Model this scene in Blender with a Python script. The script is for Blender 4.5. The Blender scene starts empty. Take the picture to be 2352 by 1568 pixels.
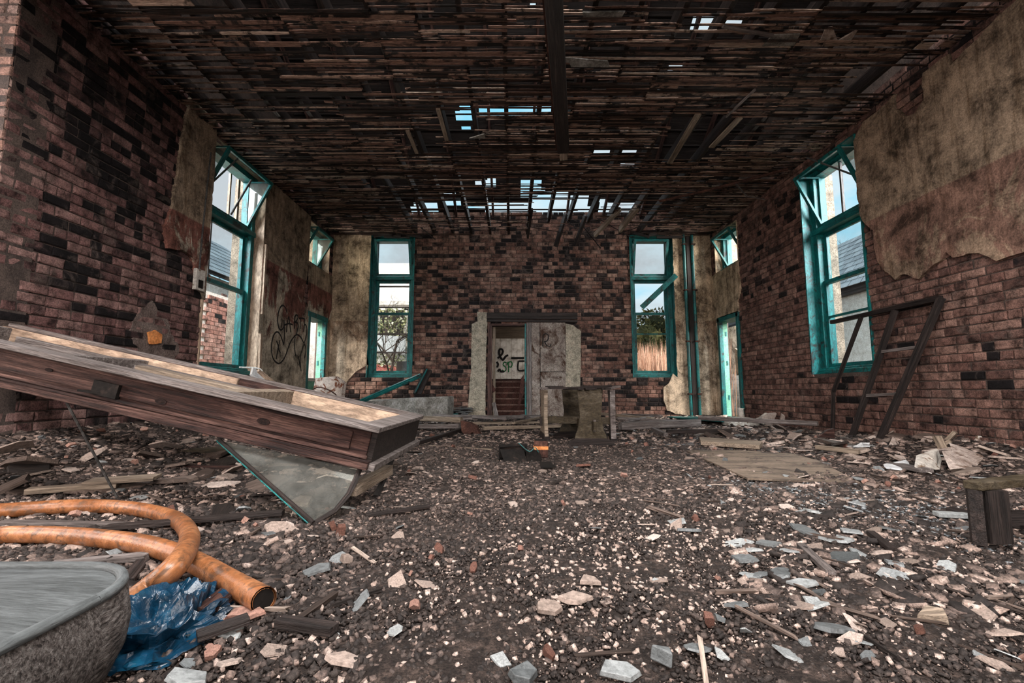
import bpy, math, random
import numpy as np
from mathutils import Vector, Matrix

SC = bpy.context.scene
COL = SC.collection
random.seed(7)
RNG = np.random.default_rng(7)

# ------------------------------------------------------------------ camera
F_PX, PITCH, CAM_H = 1045.0, math.radians(6.06), 0.60
cam_data = bpy.data.cameras.new('camera')
cam_data.sensor_width = 36.0
cam_data.lens = 36.0 * F_PX / 2352.0
cam_data.clip_start = 0.02
cam = bpy.data.objects.new('camera', cam_data)
COL.objects.link(cam)
cam.location = (0, 0, CAM_H)
cam.rotation_euler = (math.radians(90) + PITCH, 0, 0)
SC.camera = cam

# ------------------------------------------------------------------ room size (metres, camera stands at x=0 y=0)
XL, XR, YF, ZC = -3.87, 4.30, 9.60, 3.93
PIER_Y = 3.28

# ------------------------------------------------------------------ view, world and daylight
SC.view_settings.view_transform = 'Standard'
SC.view_settings.look = 'None'
SC.view_settings.gamma = 1.0
SC.view_settings.use_curve_mapping = False
SC.view_settings.exposure = 0.0
SC.cycles.max_bounces = 4
SC.cycles.diffuse_bounces = 2
SC.cycles.glossy_bounces = 1
SC.cycles.transparent_max_bounces = 8
SC.cycles.adaptive_threshold = 0.04
SC.cycles.caustics_reflective = False
SC.cycles.caustics_refractive = False

world = bpy.data.worlds.new('sky')
SC.world = world
world.use_nodes = True
wn, wl = world.node_tree.nodes, world.node_tree.links
wn.clear()
w_out = wn.new('ShaderNodeOutputWorld')
w_bg = wn.new('ShaderNodeBackground')
w_tc = wn.new('ShaderNodeTexCoord')
w_map = wn.new('ShaderNodeMapping')
w_map.inputs['Scale'].default_value = (1.0, 1.0, 2.6)
w_noise = wn.new('ShaderNodeTexNoise')
w_noise.inputs['Scale'].default_value = 2.6
w_noise.inputs['Detail'].default_value = 7
w_noise.inputs['Roughness'].default_value = 0.55
w_ramp = wn.new('ShaderNodeValToRGB')
cr = w_ramp.color_ramp
cr.elements[0].position = 0.33
cr.elements[0].color = (0.20, 0.52, 0.68, 1)
cr.elements[1].position = 0.58
cr.elements[1].color = (0.40, 0.44, 0.47, 1)
e = cr.elements.new(0.46)
e.color = (0.48, 0.60, 0.66, 1)
wl.new(w_tc.outputs['Generated'], w_map.inputs['Vector'])
wl.new(w_map.outputs['Vector'], w_noise.inputs['Vector'])
wl.new(w_noise.outputs['Fac'], w_ramp.inputs['Fac'])
wl.new(w_ramp.outputs['Color'], w_bg.inputs['Color'])
w_bg.inputs['Strength'].default_value = 1.45
wl.new(w_bg.outputs['Background'], w_out.inputs['Surface'])


def area(name, loc, target, size, energy, color):
    d = bpy.data.lights.new(name, 'AREA')
    d.shape = 'RECTANGLE'
    d.size, d.size_y = size
    d.energy = energy
    d.color = color
    o = bpy.data.objects.new(name, d)
    COL.objects.link(o)
    o.location = loc
    o.rotation_euler = (Vector(target) - Vector(loc)).to_track_quat('-Z', 'Y').to_euler()
    return o


# daylight through the wide opening in the end of the room behind the camera
area('daylight_back_opening', (0.4, -4.6, 2.3), (0.3, 6.0, 0.2), (8.0, 2.4), 640, (1.0, 0.87, 0.80))
# added light from above, set over an unseen hole behind the camera
area('added_top_light', (0.2, 0.2, 4.6), (0.25, 3.6, 0.0), (3.6, 1.6), 560, (0.98, 0.93, 0.90))
# daylight through the open bay on the left, before the brick pier
area('daylight_left_bay', (-6.6, 0.6, 2.4), (-2.0, 4.5, 0.8), (3.0, 2.2), 260, (1.0, 0.80, 0.70))
# sky light falling through the side and end windows from outside
area('daylight_left_window', (-6.2, 3.9, 4.2), (-2.6, 7.3, 1.2), (1.8, 2.6), 900, (0.86, 0.95, 1.0))
area('daylight_right_window', (6.6, 3.7, 4.2), (2.8, 7.0, 1.0), (1.8, 2.6), 950, (0.86, 0.95, 1.0))
area('daylight_left_door', (-6.3, 7.9, 3.6), (-3.2, 9.3, 1.8), (1.6, 2.6), 800, (1.0, 0.90, 0.80))
area('daylight_right_door', (6.8, 7.9, 3.6), (3.6, 9.3, 1.8), (1.6, 2.6), 800, (1.0, 0.92, 0.84))
area('daylight_end_window_west', (-3.2, 11.6, 6.0), (-2.2, 7.0, 0.0), (1.8, 1.6), 480, (0.9, 0.96, 1.0))
area('daylight_end_window_east', (3.6, 11.6, 6.0), (2.4, 6.8, 0.0), (1.8, 1.6), 620, (0.9, 0.96, 1.0))

# ------------------------------------------------------------------ pixel rays (2352x1568) to points in the place


def ray(px, py):
    u, v = (px - 1176.0) / F_PX, (784.0 - py) / F_PX
    c, s = math.cos(PITCH), math.sin(PITCH)
    return Vector((u, c - v * s, s + v * c))


def aty(px, py, Y):
    d = ray(px, py)
    return Vector((0, 0, CAM_H)) + d * (Y / d.y)


def atx(px, py, X):
    d = ray(px, py)
    return Vector((0, 0, CAM_H)) + d * (X / d.x)


def atz(px, py, Z=0.0):
    d = ray(px, py)
    return Vector((0, 0, CAM_H)) + d * ((Z - CAM_H) / d.z)


def proj(p):
    x, y, z = p[0], p[1], p[2] - CAM_H
    c, s = math.cos(PITCH), math.sin(PITCH)
    d = y * c + z * s
    if d < 0.05:
        return None
    return (1176 + F_PX * x / d, 784 - F_PX * (z * c - y * s) / d, d)


# ------------------------------------------------------------------ materials
MATS = {}


def _nodes(name):
    m = bpy.data.materials.new(name)
    m.use_nodes = True
    nt = m.node_tree
    nt.nodes.clear()
    out = nt.nodes.new('ShaderNodeOutputMaterial')
    return m, nt, nt.nodes, nt.links, out


def ramp(nd, stops):
    r = nd.new('ShaderNodeValToRGB')
    el = r.color_ramp.elements
    while len(el) > 1:
        el.remove(el[0])
    el[0].position = stops[0][0]
    el[0].color = (*stops[0][1], 1)
    for p, c in stops[1:]:
        x = el.new(p)
        x.color = (*c, 1)
    return r


def math_n(nd, lk, op, a, b=None, clamp=False):
    n = nd.new('ShaderNodeMath')
    n.operation = op
    n.use_clamp = clamp
    for i, v in enumerate((a, b)):
        if v is None:
            continue
        if isinstance(v, (int, float)):
            n.inputs[i].default_value = v
        else:
            lk.new(v, n.inputs[i])
    return n.outputs[0]


def mixc(nd, lk, fac, a, b, blend='MIX'):
    n = nd.new('ShaderNodeMix')
    n.data_type = 'RGBA'
    n.blend_type = blend
    for idx, v in ((0, fac), (6, a), (7, b)):
        if isinstance(v, (int, float)):
            n.inputs[idx].default_value = v
        elif isinstance(v, tuple):
            n.inputs[idx].default_value = (*v, 1)
        else:
            lk.new(v, n.inputs[idx])
    return n.outputs[2]


def base_vec(nd, lk, world_space=False):
    if world_space:
        g = nd.new('ShaderNodeNewGeometry')
        return g.outputs['Position']
    a = nd.new('ShaderNodeAttribute')
    a.attribute_name = 'loc'
    oi = nd.new('ShaderNodeObjectInfo')
    s = math_n(nd, lk, 'MULTIPLY', oi.outputs['Random'], 37.0)
    ad = nd.new('ShaderNodeVectorMath')
    ad.operation = 'ADD'
    lk.new(a.outputs['Vector'], ad.inputs[0])
    lk.new(s, ad.inputs[1])
    return ad.outputs[0]


def noise(nd, lk, vec, scale, detail=6, rough=0.6, stretch=None, dist=0.0):
    if stretch:
        mp = nd.new('ShaderNodeMapping')
        mp.inputs['Scale'].default_value = stretch
        lk.new(vec, mp.inputs['Vector'])
        vec = mp.outputs['Vector']
    n = nd.new('ShaderNodeTexNoise')
    n.inputs['Scale'].default_value = scale
    n.inputs['Detail'].default_value = min(detail, 5)
    n.inputs['Roughness'].default_value = rough
    n.inputs['Distortion'].default_value = dist
    lk.new(vec, n.inputs['Vector'])
    return n.outputs['Fac']


def rand_val(nd, lk):
    a = nd.new('ShaderNodeAttribute')
    a.attribute_name = 'tint'
    oi = nd.new('ShaderNodeObjectInfo')
    s = math_n(nd, lk, 'ADD', a.outputs['Fac'], oi.outputs['Random'])
    return math_n(nd, lk, 'FRACT', s)


def bump(nd, lk, h, strength, distance):
    b = nd.new('ShaderNodeBump')
    b.inputs['Strength'].default_value = strength
    b.inputs['Distance'].default_value = distance
    lk.new(h, b.inputs['Height'])
    return b.outputs['Normal']


def finish(m, nt, nd, lk, out, color, rough=0.85, normal=None, spec=0.25, metallic=0.0, coat=0.0):
    p = nd.new('ShaderNodeBsdfPrincipled')
    if isinstance(color, tuple):
        p.inputs['Base Color'].default_value = (*color, 1)
    else:
        lk.new(color, p.inputs['Base Color'])
    if isinstance(rough, (int, float)):
        p.inputs['Roughness'].default_value = rough
    else:
        lk.new(rough, p.inputs['Roughness'])
    p.inputs['Specular IOR Level'].default_value = spec
    p.inputs['Metallic'].default_value = metallic
    p.inputs['Coat Weight'].default_value = coat
    if normal is not None:
        lk.new(normal, p.inputs['Normal'])
    lk.new(p.outputs['BSDF'], out.inputs['Surface'])
    return m


def grit(name, stops, scale=6.0, stretch=None, rough=0.85, bump_s=0.6, bump_d=0.01, fine=70.0,
         fine_amt=0.55, world_space=False, spec=0.25, metallic=0.0, dirt=None, dirt_scale=3.0, tint=0.0,
         dirt_lo=0.5, dirt_hi=0.62, rand=False):
    """weathered surface: broad noise through a ramp, multiplied by fine speckle, with optional shaped dirt"""
    m, nt, nd, lk, out = _nodes(name)
    v = base_vec(nd, lk, world_space)
    n1 = noise(nd, lk, v, scale, 7, 0.65, stretch, 0.4)
    if rand:
        rv = rand_val(nd, lk)
        f = math_n(nd, lk, 'MULTIPLY', math_n(nd, lk, 'SUBTRACT', n1, 0.5), 0.5)
        fac = math_n(nd, lk, 'ADD', rv, f, True)
    else:
        fac = n1
    r = ramp(nd, stops)
    lk.new(fac, r.inputs['Fac'])
    n2 = noise(nd, lk, v, fine, 4, 0.75, stretch)
    sp = ramp(nd, [(0.36, (1 - fine_amt,) * 3), (0.62, (1 + fine_amt * 0.55,) * 3)])
    lk.new(n2, sp.inputs['Fac'])
    c = mixc(nd, lk, 1.0, r.outputs['Color'], sp.outputs['Color'], 'MULTIPLY')
    if dirt:
        n3 = noise(nd, lk, v, dirt_scale, 8, 0.7, None, 0.8)
        dr = ramp(nd, [(dirt_lo, (0, 0, 0)), (dirt_hi, (1, 1, 1))])
        lk.new(n3, dr.inputs['Fac'])
        c = mixc(nd, lk, dr.outputs['Color'], c, dirt)
    h = math_n(nd, lk, 'ADD', n2, math_n(nd, lk, 'MULTIPLY', n1, 1.5))
    nm = bump(nd, lk, h, bump_s, bump_d)
    MATS[name] = finish(m, nt, nd, lk, out, c, rough, nm, spec, metallic)
    return MATS[name]


def brick_mat(name, dark, reds, burnt=0.0):
    m, nt, nd, lk, out = _nodes(name)
    g = nd.new('ShaderNodeNewGeometry')
    v = g.outputs['Position']
    rv = rand_val(nd, lk)
    wn_ = nd.new('ShaderNodeTexWhiteNoise')
    wn_.noise_dimensions = '1D'
    lk.new(rv, wn_.inputs['W'])
    patch = noise(nd, lk, v, 1.1, 4, 0.6)
    rr = math_n(nd, lk, 'ADD', wn_.outputs['Value'], math_n(nd, lk, 'MULTIPLY', math_n(nd, lk, 'SUBTRACT', patch, 0.5), 1.1))
    if burnt:      # share of black bricks rises with height, darkening the upper courses
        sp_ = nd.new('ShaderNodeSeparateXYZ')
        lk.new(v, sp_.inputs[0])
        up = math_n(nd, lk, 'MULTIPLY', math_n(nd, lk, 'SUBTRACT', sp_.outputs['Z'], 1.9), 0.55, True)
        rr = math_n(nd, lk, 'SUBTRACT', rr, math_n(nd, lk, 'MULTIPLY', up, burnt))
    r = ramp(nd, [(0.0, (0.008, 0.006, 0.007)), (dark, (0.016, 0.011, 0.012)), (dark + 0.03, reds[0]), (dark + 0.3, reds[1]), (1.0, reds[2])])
    lk.new(rr, r.inputs['Fac'])
    blot = noise(nd, lk, v, 9.0, 6, 0.7)
    br = ramp(nd, [(0.34, (0.13, 0.12, 0.12)), (0.50, (0.80, 0.80, 0.80)), (0.66, (1.35, 1.35, 1.35))])
    lk.new(blot, br.inputs['Fac'])
    c = mixc(nd, lk, 1.0, r.outputs['Color'], br.outputs['Color'], 'MULTIPLY')
    lime = noise(nd, lk, v, 4.3, 7, 0.7, None, 0.8)
    lr = ramp(nd, [(0.55, (0, 0, 0)), (0.72, (0.55, 0.55, 0.55))])
    lk.new(lime, lr.inputs['Fac'])
    c = mixc(nd, lk, lr.outputs['Color'], c, (0.20, 0.155, 0.135))
    fine = noise(nd, lk, v, 95.0, 4, 0.75)
    fr = ramp(nd, [(0.35, (0.45, 0.45, 0.45)), (0.65, (1.3, 1.3, 1.3))])
    lk.new(fine, fr.inputs['Fac'])
    c = mixc(nd, lk, 1.0, c, fr.outputs['Color'], 'MULTIPLY')
    h = math_n(nd, lk, 'ADD', fine, math_n(nd, lk, 'MULTIPLY', blot, 2.0))
    MATS[name] = finish(m, nt, nd, lk, out, c, 0.85, bump(nd, lk, h, 0.8, 0.012), 0.25)
    return MATS[name]


def glass_mat(name, tint, dirt_amt):
    m, nt, nd, lk, out = _nodes(name)
    v = base_vec(nd, lk)
    tr = nd.new('ShaderNodeBsdfTransparent')
    tr.inputs['Color'].default_value = (*tint, 1)
    gl = nd.new('ShaderNodeBsdfGlossy')
    gl.inputs['Roughness'].default_value = 0.08
    df = nd.new('ShaderNodeBsdfDiffuse')
    df.inputs['Color'].default_value = (0.26, 0.265, 0.25, 1)
    n = noise(nd, lk, v, 5.0, 6, 0.7)
    rr = ramp(nd, [(0.35, (dirt_amt * 0.3,) * 3), (0.7, (dirt_amt,) * 3)])
    lk.new(n, rr.inputs['Fac'])
    m1 = nd.new('ShaderNodeMixShader')
    lk.new(rr.outputs['Color'], m1.inputs['Fac'])
    lk.new(tr.outputs[0], m1.inputs[1])
    lk.new(df.outputs[0], m1.inputs[2])
    m2 = nd.new('ShaderNodeMixShader')
    m2.inputs['Fac'].default_value = 0.04
    lk.new(m1.outputs[0], m2.inputs[1])
    lk.new(gl.outputs[0], m2.inputs[2])
    lk.new(m2.outputs[0], out.inputs['Surface'])
    MATS[name] = m
    return m


def plaster_mat(name, upper, lower, line_z, bare, seed):
    """old limewash over a painted dado: two paint colours meeting at height line_z, flaking to bare plaster, damp streaks"""
    m, nt, nd, lk, out = _nodes(name)
    g = nd.new('ShaderNodeNewGeometry')
    ofs = nd.new('ShaderNodeVectorMath')
    ofs.operation = 'ADD'
    ofs.inputs[1].default_value = (seed, seed * 1.7, seed * 0.3)
    lk.new(g.outputs['Position'], ofs.inputs[0])
    v = ofs.outputs[0]
    sep = nd.new('ShaderNodeSeparateXYZ')
    lk.new(g.outputs['Position'], sep.inputs[0])
    big = noise(nd, lk, v, 1.3, 7, 0.65, None, 0.6)
    z = math_n(nd, lk, 'ADD', sep.outputs['Z'], math_n(nd, lk, 'MULTIPLY', math_n(nd, lk, 'SUBTRACT', big, 0.5), 0.06))
    isup = math_n(nd, lk, 'MULTIPLY', math_n(nd, lk, 'SUBTRACT', z, line_z), 60.0, True)
    paint = mixc(nd, lk, isup, lower, upper)
    flake = noise(nd, lk, v, 2.3, 9, 0.72, (1, 1, 0.55), 1.2)
    zf = math_n(nd, lk, 'MULTIPLY', math_n(nd, lk, 'SUBTRACT', 2.45, sep.outputs['Z']), 0.20)
    fl = math_n(nd, lk, 'ADD', flake, zf)
    fr = ramp(nd, [(0.56, (0, 0, 0)), (0.62, (1, 1, 1))])
    lk.new(fl, fr.inputs['Fac'])
    c = mixc(nd, lk, fr.outputs['Color'], paint, bare)
    streak = noise(nd, lk, v, 7.5, 8, 0.75, (1.6, 1.6, 0.20), 0.3)
    sr = ramp(nd, [(0.33, (0.48, 0.43, 0.37)), (0.50, (1, 1, 1)), (0.72, (1.25, 1.22, 1.2))])
    lk.new(streak, sr.inputs['Fac'])
    c = mixc(nd, lk, 1.0, c, sr.outputs['Color'], 'MULTIPLY')
    mould = noise(nd, lk, v, 2.6, 10, 0.80, None, 0.3)
    mr = ramp(nd, [(0.36, (0.10, 0.09, 0.07)), (0.48, (0.85, 0.83, 0.80)), (0.60, (1.55, 1.52, 1.46))])
    lk.new(mould, mr.inputs['Fac'])
    c = mixc(nd, lk, 0.85, c, mr.outputs['Color'], 'MULTIPLY')
    fine = noise(nd, lk, v, 60.0, 5, 0.75)
    ff = ramp(nd, [(0.35, (0.55, 0.55, 0.55)), (0.65, (1.25, 1.25, 1.25))])
    lk.new(fine, ff.inputs['Fac'])
    c = mixc(nd, lk, 1.0, c, ff.outputs['Color'], 'MULTIPLY')
    h = math_n(nd, lk, 'ADD', fine, math_n(nd, lk, 'MULTIPLY', flake, 3.0))
    MATS[name] = finish(m, nt, nd, lk, out, c, 0.9, bump(nd, lk, h, 0.5, 0.01), 0.2)


def tile_mat(name, col, joint, size):
    m, nt, nd, lk, out = _nodes(name)
    v = base_vec(nd, lk)
    b = nd.new('ShaderNodeTexBrick')
    b.offset = 0.0
    b.inputs['Scale'].default_value = 1.0
    b.inputs['Brick Width'].default_value = size
    b.inputs['Row Height'].default_value = size
    b.inputs['Mortar Size'].default_value = 0.006
    b.inputs['Color1'].default_value = (*col, 1)
    b.inputs['Color2'].default_value = (col[0] * 0.85, col[1] * 0.85, col[2] * 0.82, 1)
    b.inputs['Mortar'].default_value = (*joint, 1)
    lk.new(v, b.inputs['Vector'])
    n = noise(nd, lk, v, 4.0, 6, 0.7)
    rr = ramp(nd, [(0.35, (0.45, 0.40, 0.35)), (0.55, (1, 1, 1))])
    lk.new(n, rr.inputs['Fac'])
    c = mixc(nd, lk, 1.0, b.outputs['Color'], rr.outputs['Color'], 'MULTIPLY')
    MATS[name] = finish(m, nt, nd, lk, out, c, 0.35, None, 0.4)


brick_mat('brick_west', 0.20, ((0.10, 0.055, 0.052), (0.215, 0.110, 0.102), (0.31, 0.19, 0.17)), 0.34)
brick_mat('brick_end', 0.30, ((0.11, 0.060, 0.048), (0.23, 0.120, 0.092), (0.33, 0.21, 0.165)))
brick_mat('brick_east', 0.08, ((0.10, 0.055, 0.046), (0.20, 0.105, 0.085), (0.30, 0.18, 0.145)))
brick_mat('brick_pier', 0.10, ((0.20, 0.12, 0.10), (0.42, 0.25, 0.20), (0.50, 0.36, 0.32)))
brick_mat('brick_outside', 0.05, ((0.42, 0.19, 0.15), (0.66, 0.32, 0.25), (0.80, 0.50, 0.42)))
grit('mortar', [(0.3, (0.035, 0.028, 0.026)), (0.6, (0.11, 0.082, 0.070))], 5, world_space=True, fine=120)
grit('stone_jamb', [(0.3, (0.10, 0.075, 0.055)), (0.65, (0.36, 0.27, 0.20))], 8, world_space=True, fine=60)
plaster_mat('plaster_west', (0.30, 0.235, 0.175), (0.19, 0.085, 0.068), 2.62, (0.40, 0.35, 0.285), 3.1)
plaster_mat('plaster_east', (0.25, 0.19, 0.140), (0.19, 0.115, 0.090), 2.60, (0.26, 0.19, 0.14), 11.7)
plaster_mat('plaster_end', (0.40, 0.32, 0.23), (0.27, 0.19, 0.135), 2.05, (0.42, 0.34, 0.26), 23.4)
grit('cement', [(0.3, (0.16, 0.145, 0.115)), (0.55, (0.34, 0.30, 0.235)), (0.7, (0.44, 0.35, 0.27))], 7, world_space=True, fine=55)
grit('panel_grey', [(0.3, (0.09, 0.06, 0.048)), (0.5, (0.23, 0.19, 0.165)), (0.65, (0.32, 0.28, 0.25))], 3.5, fine=50, dirt=(0.05, 0.025, 0.015))
grit('teal', [(0.25, (0.002, 0.035, 0.037)), (0.5, (0.002, 0.115, 0.115)), (0.75, (0.01, 0.235, 0.225))], 7, (0.5, 2, 2), 0.5, 0.4, 0.004, 45, 0.5, spec=0.4,
     dirt=(0.02, 0.02, 0.018), dirt_scale=6, dirt_lo=0.54, dirt_hi=0.64)
grit('mint', [(0.3, (0.09, 0.25, 0.175)), (0.6, (0.17, 0.41, 0.29))], 5, None, 0.5, 0.2, 0.004, 40, 0.3)
grit('white_paint', [(0.3, (0.26, 0.23, 0.20)), (0.6, (0.60, 0.55, 0.49))], 9, (0.5, 2, 2), 0.6, 0.4, 0.004, 50, 0.45)
grit('cream_paint', [(0.3, (0.20, 0.14, 0.10)), (0.46, (0.36, 0.26, 0.19)), (0.64, (0.48, 0.36, 0.265))], 5, (0.6, 2, 2), 0.7, 0.7, 0.008, 18, 0.45)
grit('wood_brown', [(0.33, (0.006, 0.003, 0.003)), (0.48, (0.048, 0.022, 0.018)), (0.66, (0.15, 0.082, 0.066))], 5, (0.35, 6, 6), 0.6, 0.9, 0.01, 28, 0.6)
grit('wood_grey', [(0.28, (0.05, 0.042, 0.040)), (0.5, (0.15, 0.128, 0.120)), (0.7, (0.32, 0.29, 0.28))], 6, (0.3, 6, 6), 0.7, 0.8, 0.008, 30, 0.6)
grit('wood_pale', [(0.28, (0.09, 0.07, 0.055)), (0.5, (0.26, 0.205, 0.155)), (0.7, (0.40, 0.33, 0.26))], 6, (0.3, 6, 6), 0.75, 0.7, 0.008, 30, 0.55)
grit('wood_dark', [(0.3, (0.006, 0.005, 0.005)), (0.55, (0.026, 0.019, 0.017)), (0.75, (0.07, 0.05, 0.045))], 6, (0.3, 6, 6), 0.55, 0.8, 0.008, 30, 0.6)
grit('bench_wood', [(0.3, (0.014, 0.010, 0.007)), (0.5, (0.045, 0.034, 0.019)), (0.7, (0.10, 0.082, 0.060))], 4, (1, 2, 2), 0.7, 0.6, 0.008, 35, 0.5)
grit('lath', [(0.0, (0.012, 0.008, 0.006)), (0.22, (0.05, 0.029, 0.022)), (0.55, (0.22, 0.125, 0.094)), (0.85, (0.38, 0.26, 0.20)), (1.0, (0.55, 0.44, 0.36))],
     3.0, (0.5, 8, 8), 0.8, 0.9, 0.008, 24, 0.75, rand=True, dirt=(0.008, 0.006, 0.005), dirt_scale=2.6, dirt_lo=0.49, dirt_hi=0.58)
grit('slate', [(0.0, (0.05, 0.056, 0.058)), (0.5, (0.16, 0.175, 0.18)), (1.0, (0.34, 0.36, 0.36))], 8, None, 0.5, 0.5, 0.005, 50, 0.4, rand=True, spec=0.4)
grit('roof_slate', [(0.0, (0.32, 0.36, 0.40)), (0.5, (0.50, 0.56, 0.60)), (1.0, (0.66, 0.72, 0.76))], 5, None, 0.4, 0.3, 0.005, 30, 0.35, rand=True, spec=0.5)
grit('chalk', [(0.0, (0.16, 0.125, 0.105)), (0.5, (0.31, 0.245, 0.21)), (1.0, (0.52, 0.44, 0.395))], 8, None, 0.9, 0.6, 0.005, 60, 0.4, rand=True)
grit('terracotta', [(0.0, (0.10, 0.045, 0.032)), (0.5, (0.22, 0.11, 0.085)), (1.0, (0.40, 0.24, 0.19))], 8, None, 0.9, 0.7, 0.006, 60, 0.5, rand=True)
grit('splinter', [(0.0, (0.012, 0.009, 0.008)), (0.5, (0.055, 0.038, 0.030)), (0.85, (0.16, 0.12, 0.10)), (1.0, (0.38, 0.31, 0.26))], 6, (0.4, 6, 6), 0.75, 0.8, 0.006, 35, 0.55, rand=True)
grit('gravel', [(0.0, (0.016, 0.012, 0.011)), (0.30, (0.038, 0.029, 0.025)), (0.52, (0.082, 0.061, 0.053)), (0.74, (0.158, 0.114, 0.096)), (0.91, (0.33, 0.245, 0.205)), (1.0, (0.50, 0.40, 0.35))],
     30, None, 0.75, 0.6, 0.006, 130, 0.6, rand=True, spec=0.35)
grit('dirt', [(0.3, (0.022, 0.016, 0.014)), (0.5, (0.046, 0.034, 0.029)), (0.68, (0.14, 0.10, 0.083))], 22, None, 0.8, 1.0, 0.02, 140, 0.7, world_space=True)
grit('hose', [(0.3, (0.15, 0.055, 0.020)), (0.5, (0.31, 0.118, 0.044)), (0.7, (0.43, 0.195, 0.088))], 6, (1, 1, 1), 0.35, 0.4, 0.004, 60, 0.3, spec=0.5, dirt=(0.12, 0.058, 0.030), dirt_scale=22, dirt_lo=0.50, dirt_hi=0.62)
grit('vinyl', [(0.3, (0.050, 0.055, 0.056)), (0.6, (0.115, 0.127, 0.131))], 5, (0.6, 5, 1), 0.55, 0.5, 0.004, 40, 0.35)
grit('vinyl_side', [(0.36, (0.022, 0.017, 0.015)), (0.50, (0.11, 0.095, 0.088)), (0.66, (0.20, 0.185, 0.175))], 26, (1, 4, 1), 0.7, 0.8, 0.008, 60, 0.6)
grit('bag_blue', [(0.3, (0.0, 0.008, 0.018)), (0.55, (0.003, 0.035, 0.075)), (0.75, (0.006, 0.085, 0.15))], 8, None, 0.34, 0.3, 0.01, 25, 0.4, spec=0.5)
grit('white_ceramic', [(0.3, (0.36, 0.33, 0.29)), (0.6, (0.62, 0.59, 0.54))], 6, None, 0.4, 0.3, 0.004, 30, 0.35, dirt=(0.16, 0.10, 0.06), dirt_scale=6, dirt_lo=0.56)
grit('fibreboard', [(0.3, (0.24, 0.185, 0.155)), (0.6, (0.46, 0.39, 0.35))], 6, None, 0.85, 0.5, 0.006, 40, 0.4, dirt=(0.10, 0.06, 0.04), dirt_scale=5, dirt_lo=0.54)
grit('rusty_sheet', [(0.3, (0.40, 0.35, 0.31)), (0.6, (0.56, 0.50, 0.45))], 6, None, 0.6, 0.3, 0.004, 30, 0.3, dirt=(0.16, 0.055, 0.025), dirt_scale=9, dirt_lo=0.5, dirt_hi=0.58)
grit('grey_block', [(0.3, (0.09, 0.085, 0.075)), (0.5, (0.22, 0.21, 0.19)), (0.68, (0.36, 0.355, 0.34))], 6, None, 0.85, 0.6, 0.01, 40, 0.45)
grit('black_tin', [(0.3, (0.003, 0.003, 0.003)), (0.6, (0.010, 0.008, 0.007)), (0.78, (0.05, 0.032, 0.026))], 8, None, 0.75, 0.4, 0.004, 50, 0.4, spec=0.15)
grit('rust', [(0.3, (0.018, 0.008, 0.006)), (0.55, (0.060, 0.026, 0.019)), (0.75, (0.16, 0.075, 0.05))], 8, None, 0.8, 0.6, 0.005, 60, 0.5)
grit('orange_paint', [(0.3, (0.40, 0.12, 0.03)), (0.6, (0.75, 0.30, 0.10))], 8, None, 0.7, 0.4, 0.004, 40, 0.3)
grit('plywood', [(0.3, (0.06, 0.048, 0.038)), (0.5, (0.17, 0.13, 0.098)), (0.7, (0.26, 0.20, 0.155))], 3.5, (0.6, 3, 1), 0.75, 0.5, 0.006, 40, 0.4, dirt=(0.05, 0.035, 0.028), dirt_scale=3.5, dirt_lo=0.55)
grit('black_ink', [(0.3, (0.008, 0.007, 0.007)), (0.7, (0.02, 0.018, 0.017))], 20, fine_amt=0.2)
grit('green_ink', [(0.3, (0.01, 0.10, 0.03)), (0.7, (0.02, 0.17, 0.05))], 20, fine_amt=0.2)
grit('render_white', [(0.3, (0.56, 0.50, 0.44)), (0.6, (0.84, 0.80, 0.75))], 7, world_space=True, fine=40, fine_amt=0.35)
grit('red_metal', [(0.3, (0.20, 0.05, 0.04)), (0.6, (0.36, 0.11, 0.09))], 5, fine=30)
grit('steps_red', [(0.3, (0.030, 0.012, 0.010)), (0.6, (0.105, 0.045, 0.036))], 8, fine=50)
grit('tread_edge', [(0.3, (0.14, 0.085, 0.07)), (0.6, (0.30, 0.21, 0.18))], 10, fine=50)
grit('wire', [(0.3, (0.03, 0.03, 0.03)), (0.7, (0.12, 0.115, 0.11))], 12, fine=50)
grit('cable_white', [(0.3, (0.40, 0.38, 0.36)), (0.7, (0.62, 0.60, 0.57))], 12, fine=50)
grit('bark', [(0.3, (0.025, 0.018, 0.014)), (0.7, (0.10, 0.075, 0.06))], 8, fine=40)
grit('reed', [(0.0, (0.24, 0.11, 0.065)), (0.5, (0.46, 0.25, 0.16)), (1.0, (0.66, 0.42, 0.30))], 5, None, 0.8, 0.2, 0.004, 20, 0.3, rand=True)
grit('leaf', [(0.0, (0.03, 0.04, 0.015)), (0.5, (0.13, 0.15, 0.055)), (0.85, (0.34, 0.33, 0.17)), (1.0, (0.62, 0.60, 0.48))], 5, None, 0.6, 0.2, 0.004, 20, 0.3, rand=True)
grit('conifer', [(0.0, (0.02, 0.024, 0.010)), (0.5, (0.085, 0.085, 0.032)), (1.0, (0.24, 0.21, 0.085))], 5, None, 0.8, 0.2, 0.004, 20, 0.3, rand=True)
grit('ground_out', [(0.3, (0.05, 0.045, 0.025)), (0.6, (0.16, 0.13, 0.07))], 2, world_space=True, fine=30)
grit('book_white', [(0.3, (0.42, 0.44, 0.46)), (0.6, (0.68, 0.70, 0.71))], 6, fine=40, fine_amt=0.2)
glass_mat('glass_clear', (0.97, 0.98, 0.98), 0.05)
glass_mat('glass_dirty', (0.72, 0.73, 0.70), 0.30)
tile_mat('tile_white', (0.72, 0.68, 0.62), (0.42, 0.36, 0.29), 0.15)
grit('water', [(0.3, (0.02, 0.021, 0.022)), (0.6, (0.05, 0.052, 0.054))], 9, None, 0.26, 0.25, 0.006, 30, 0.4, spec=1.0, world_space=True)
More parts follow.
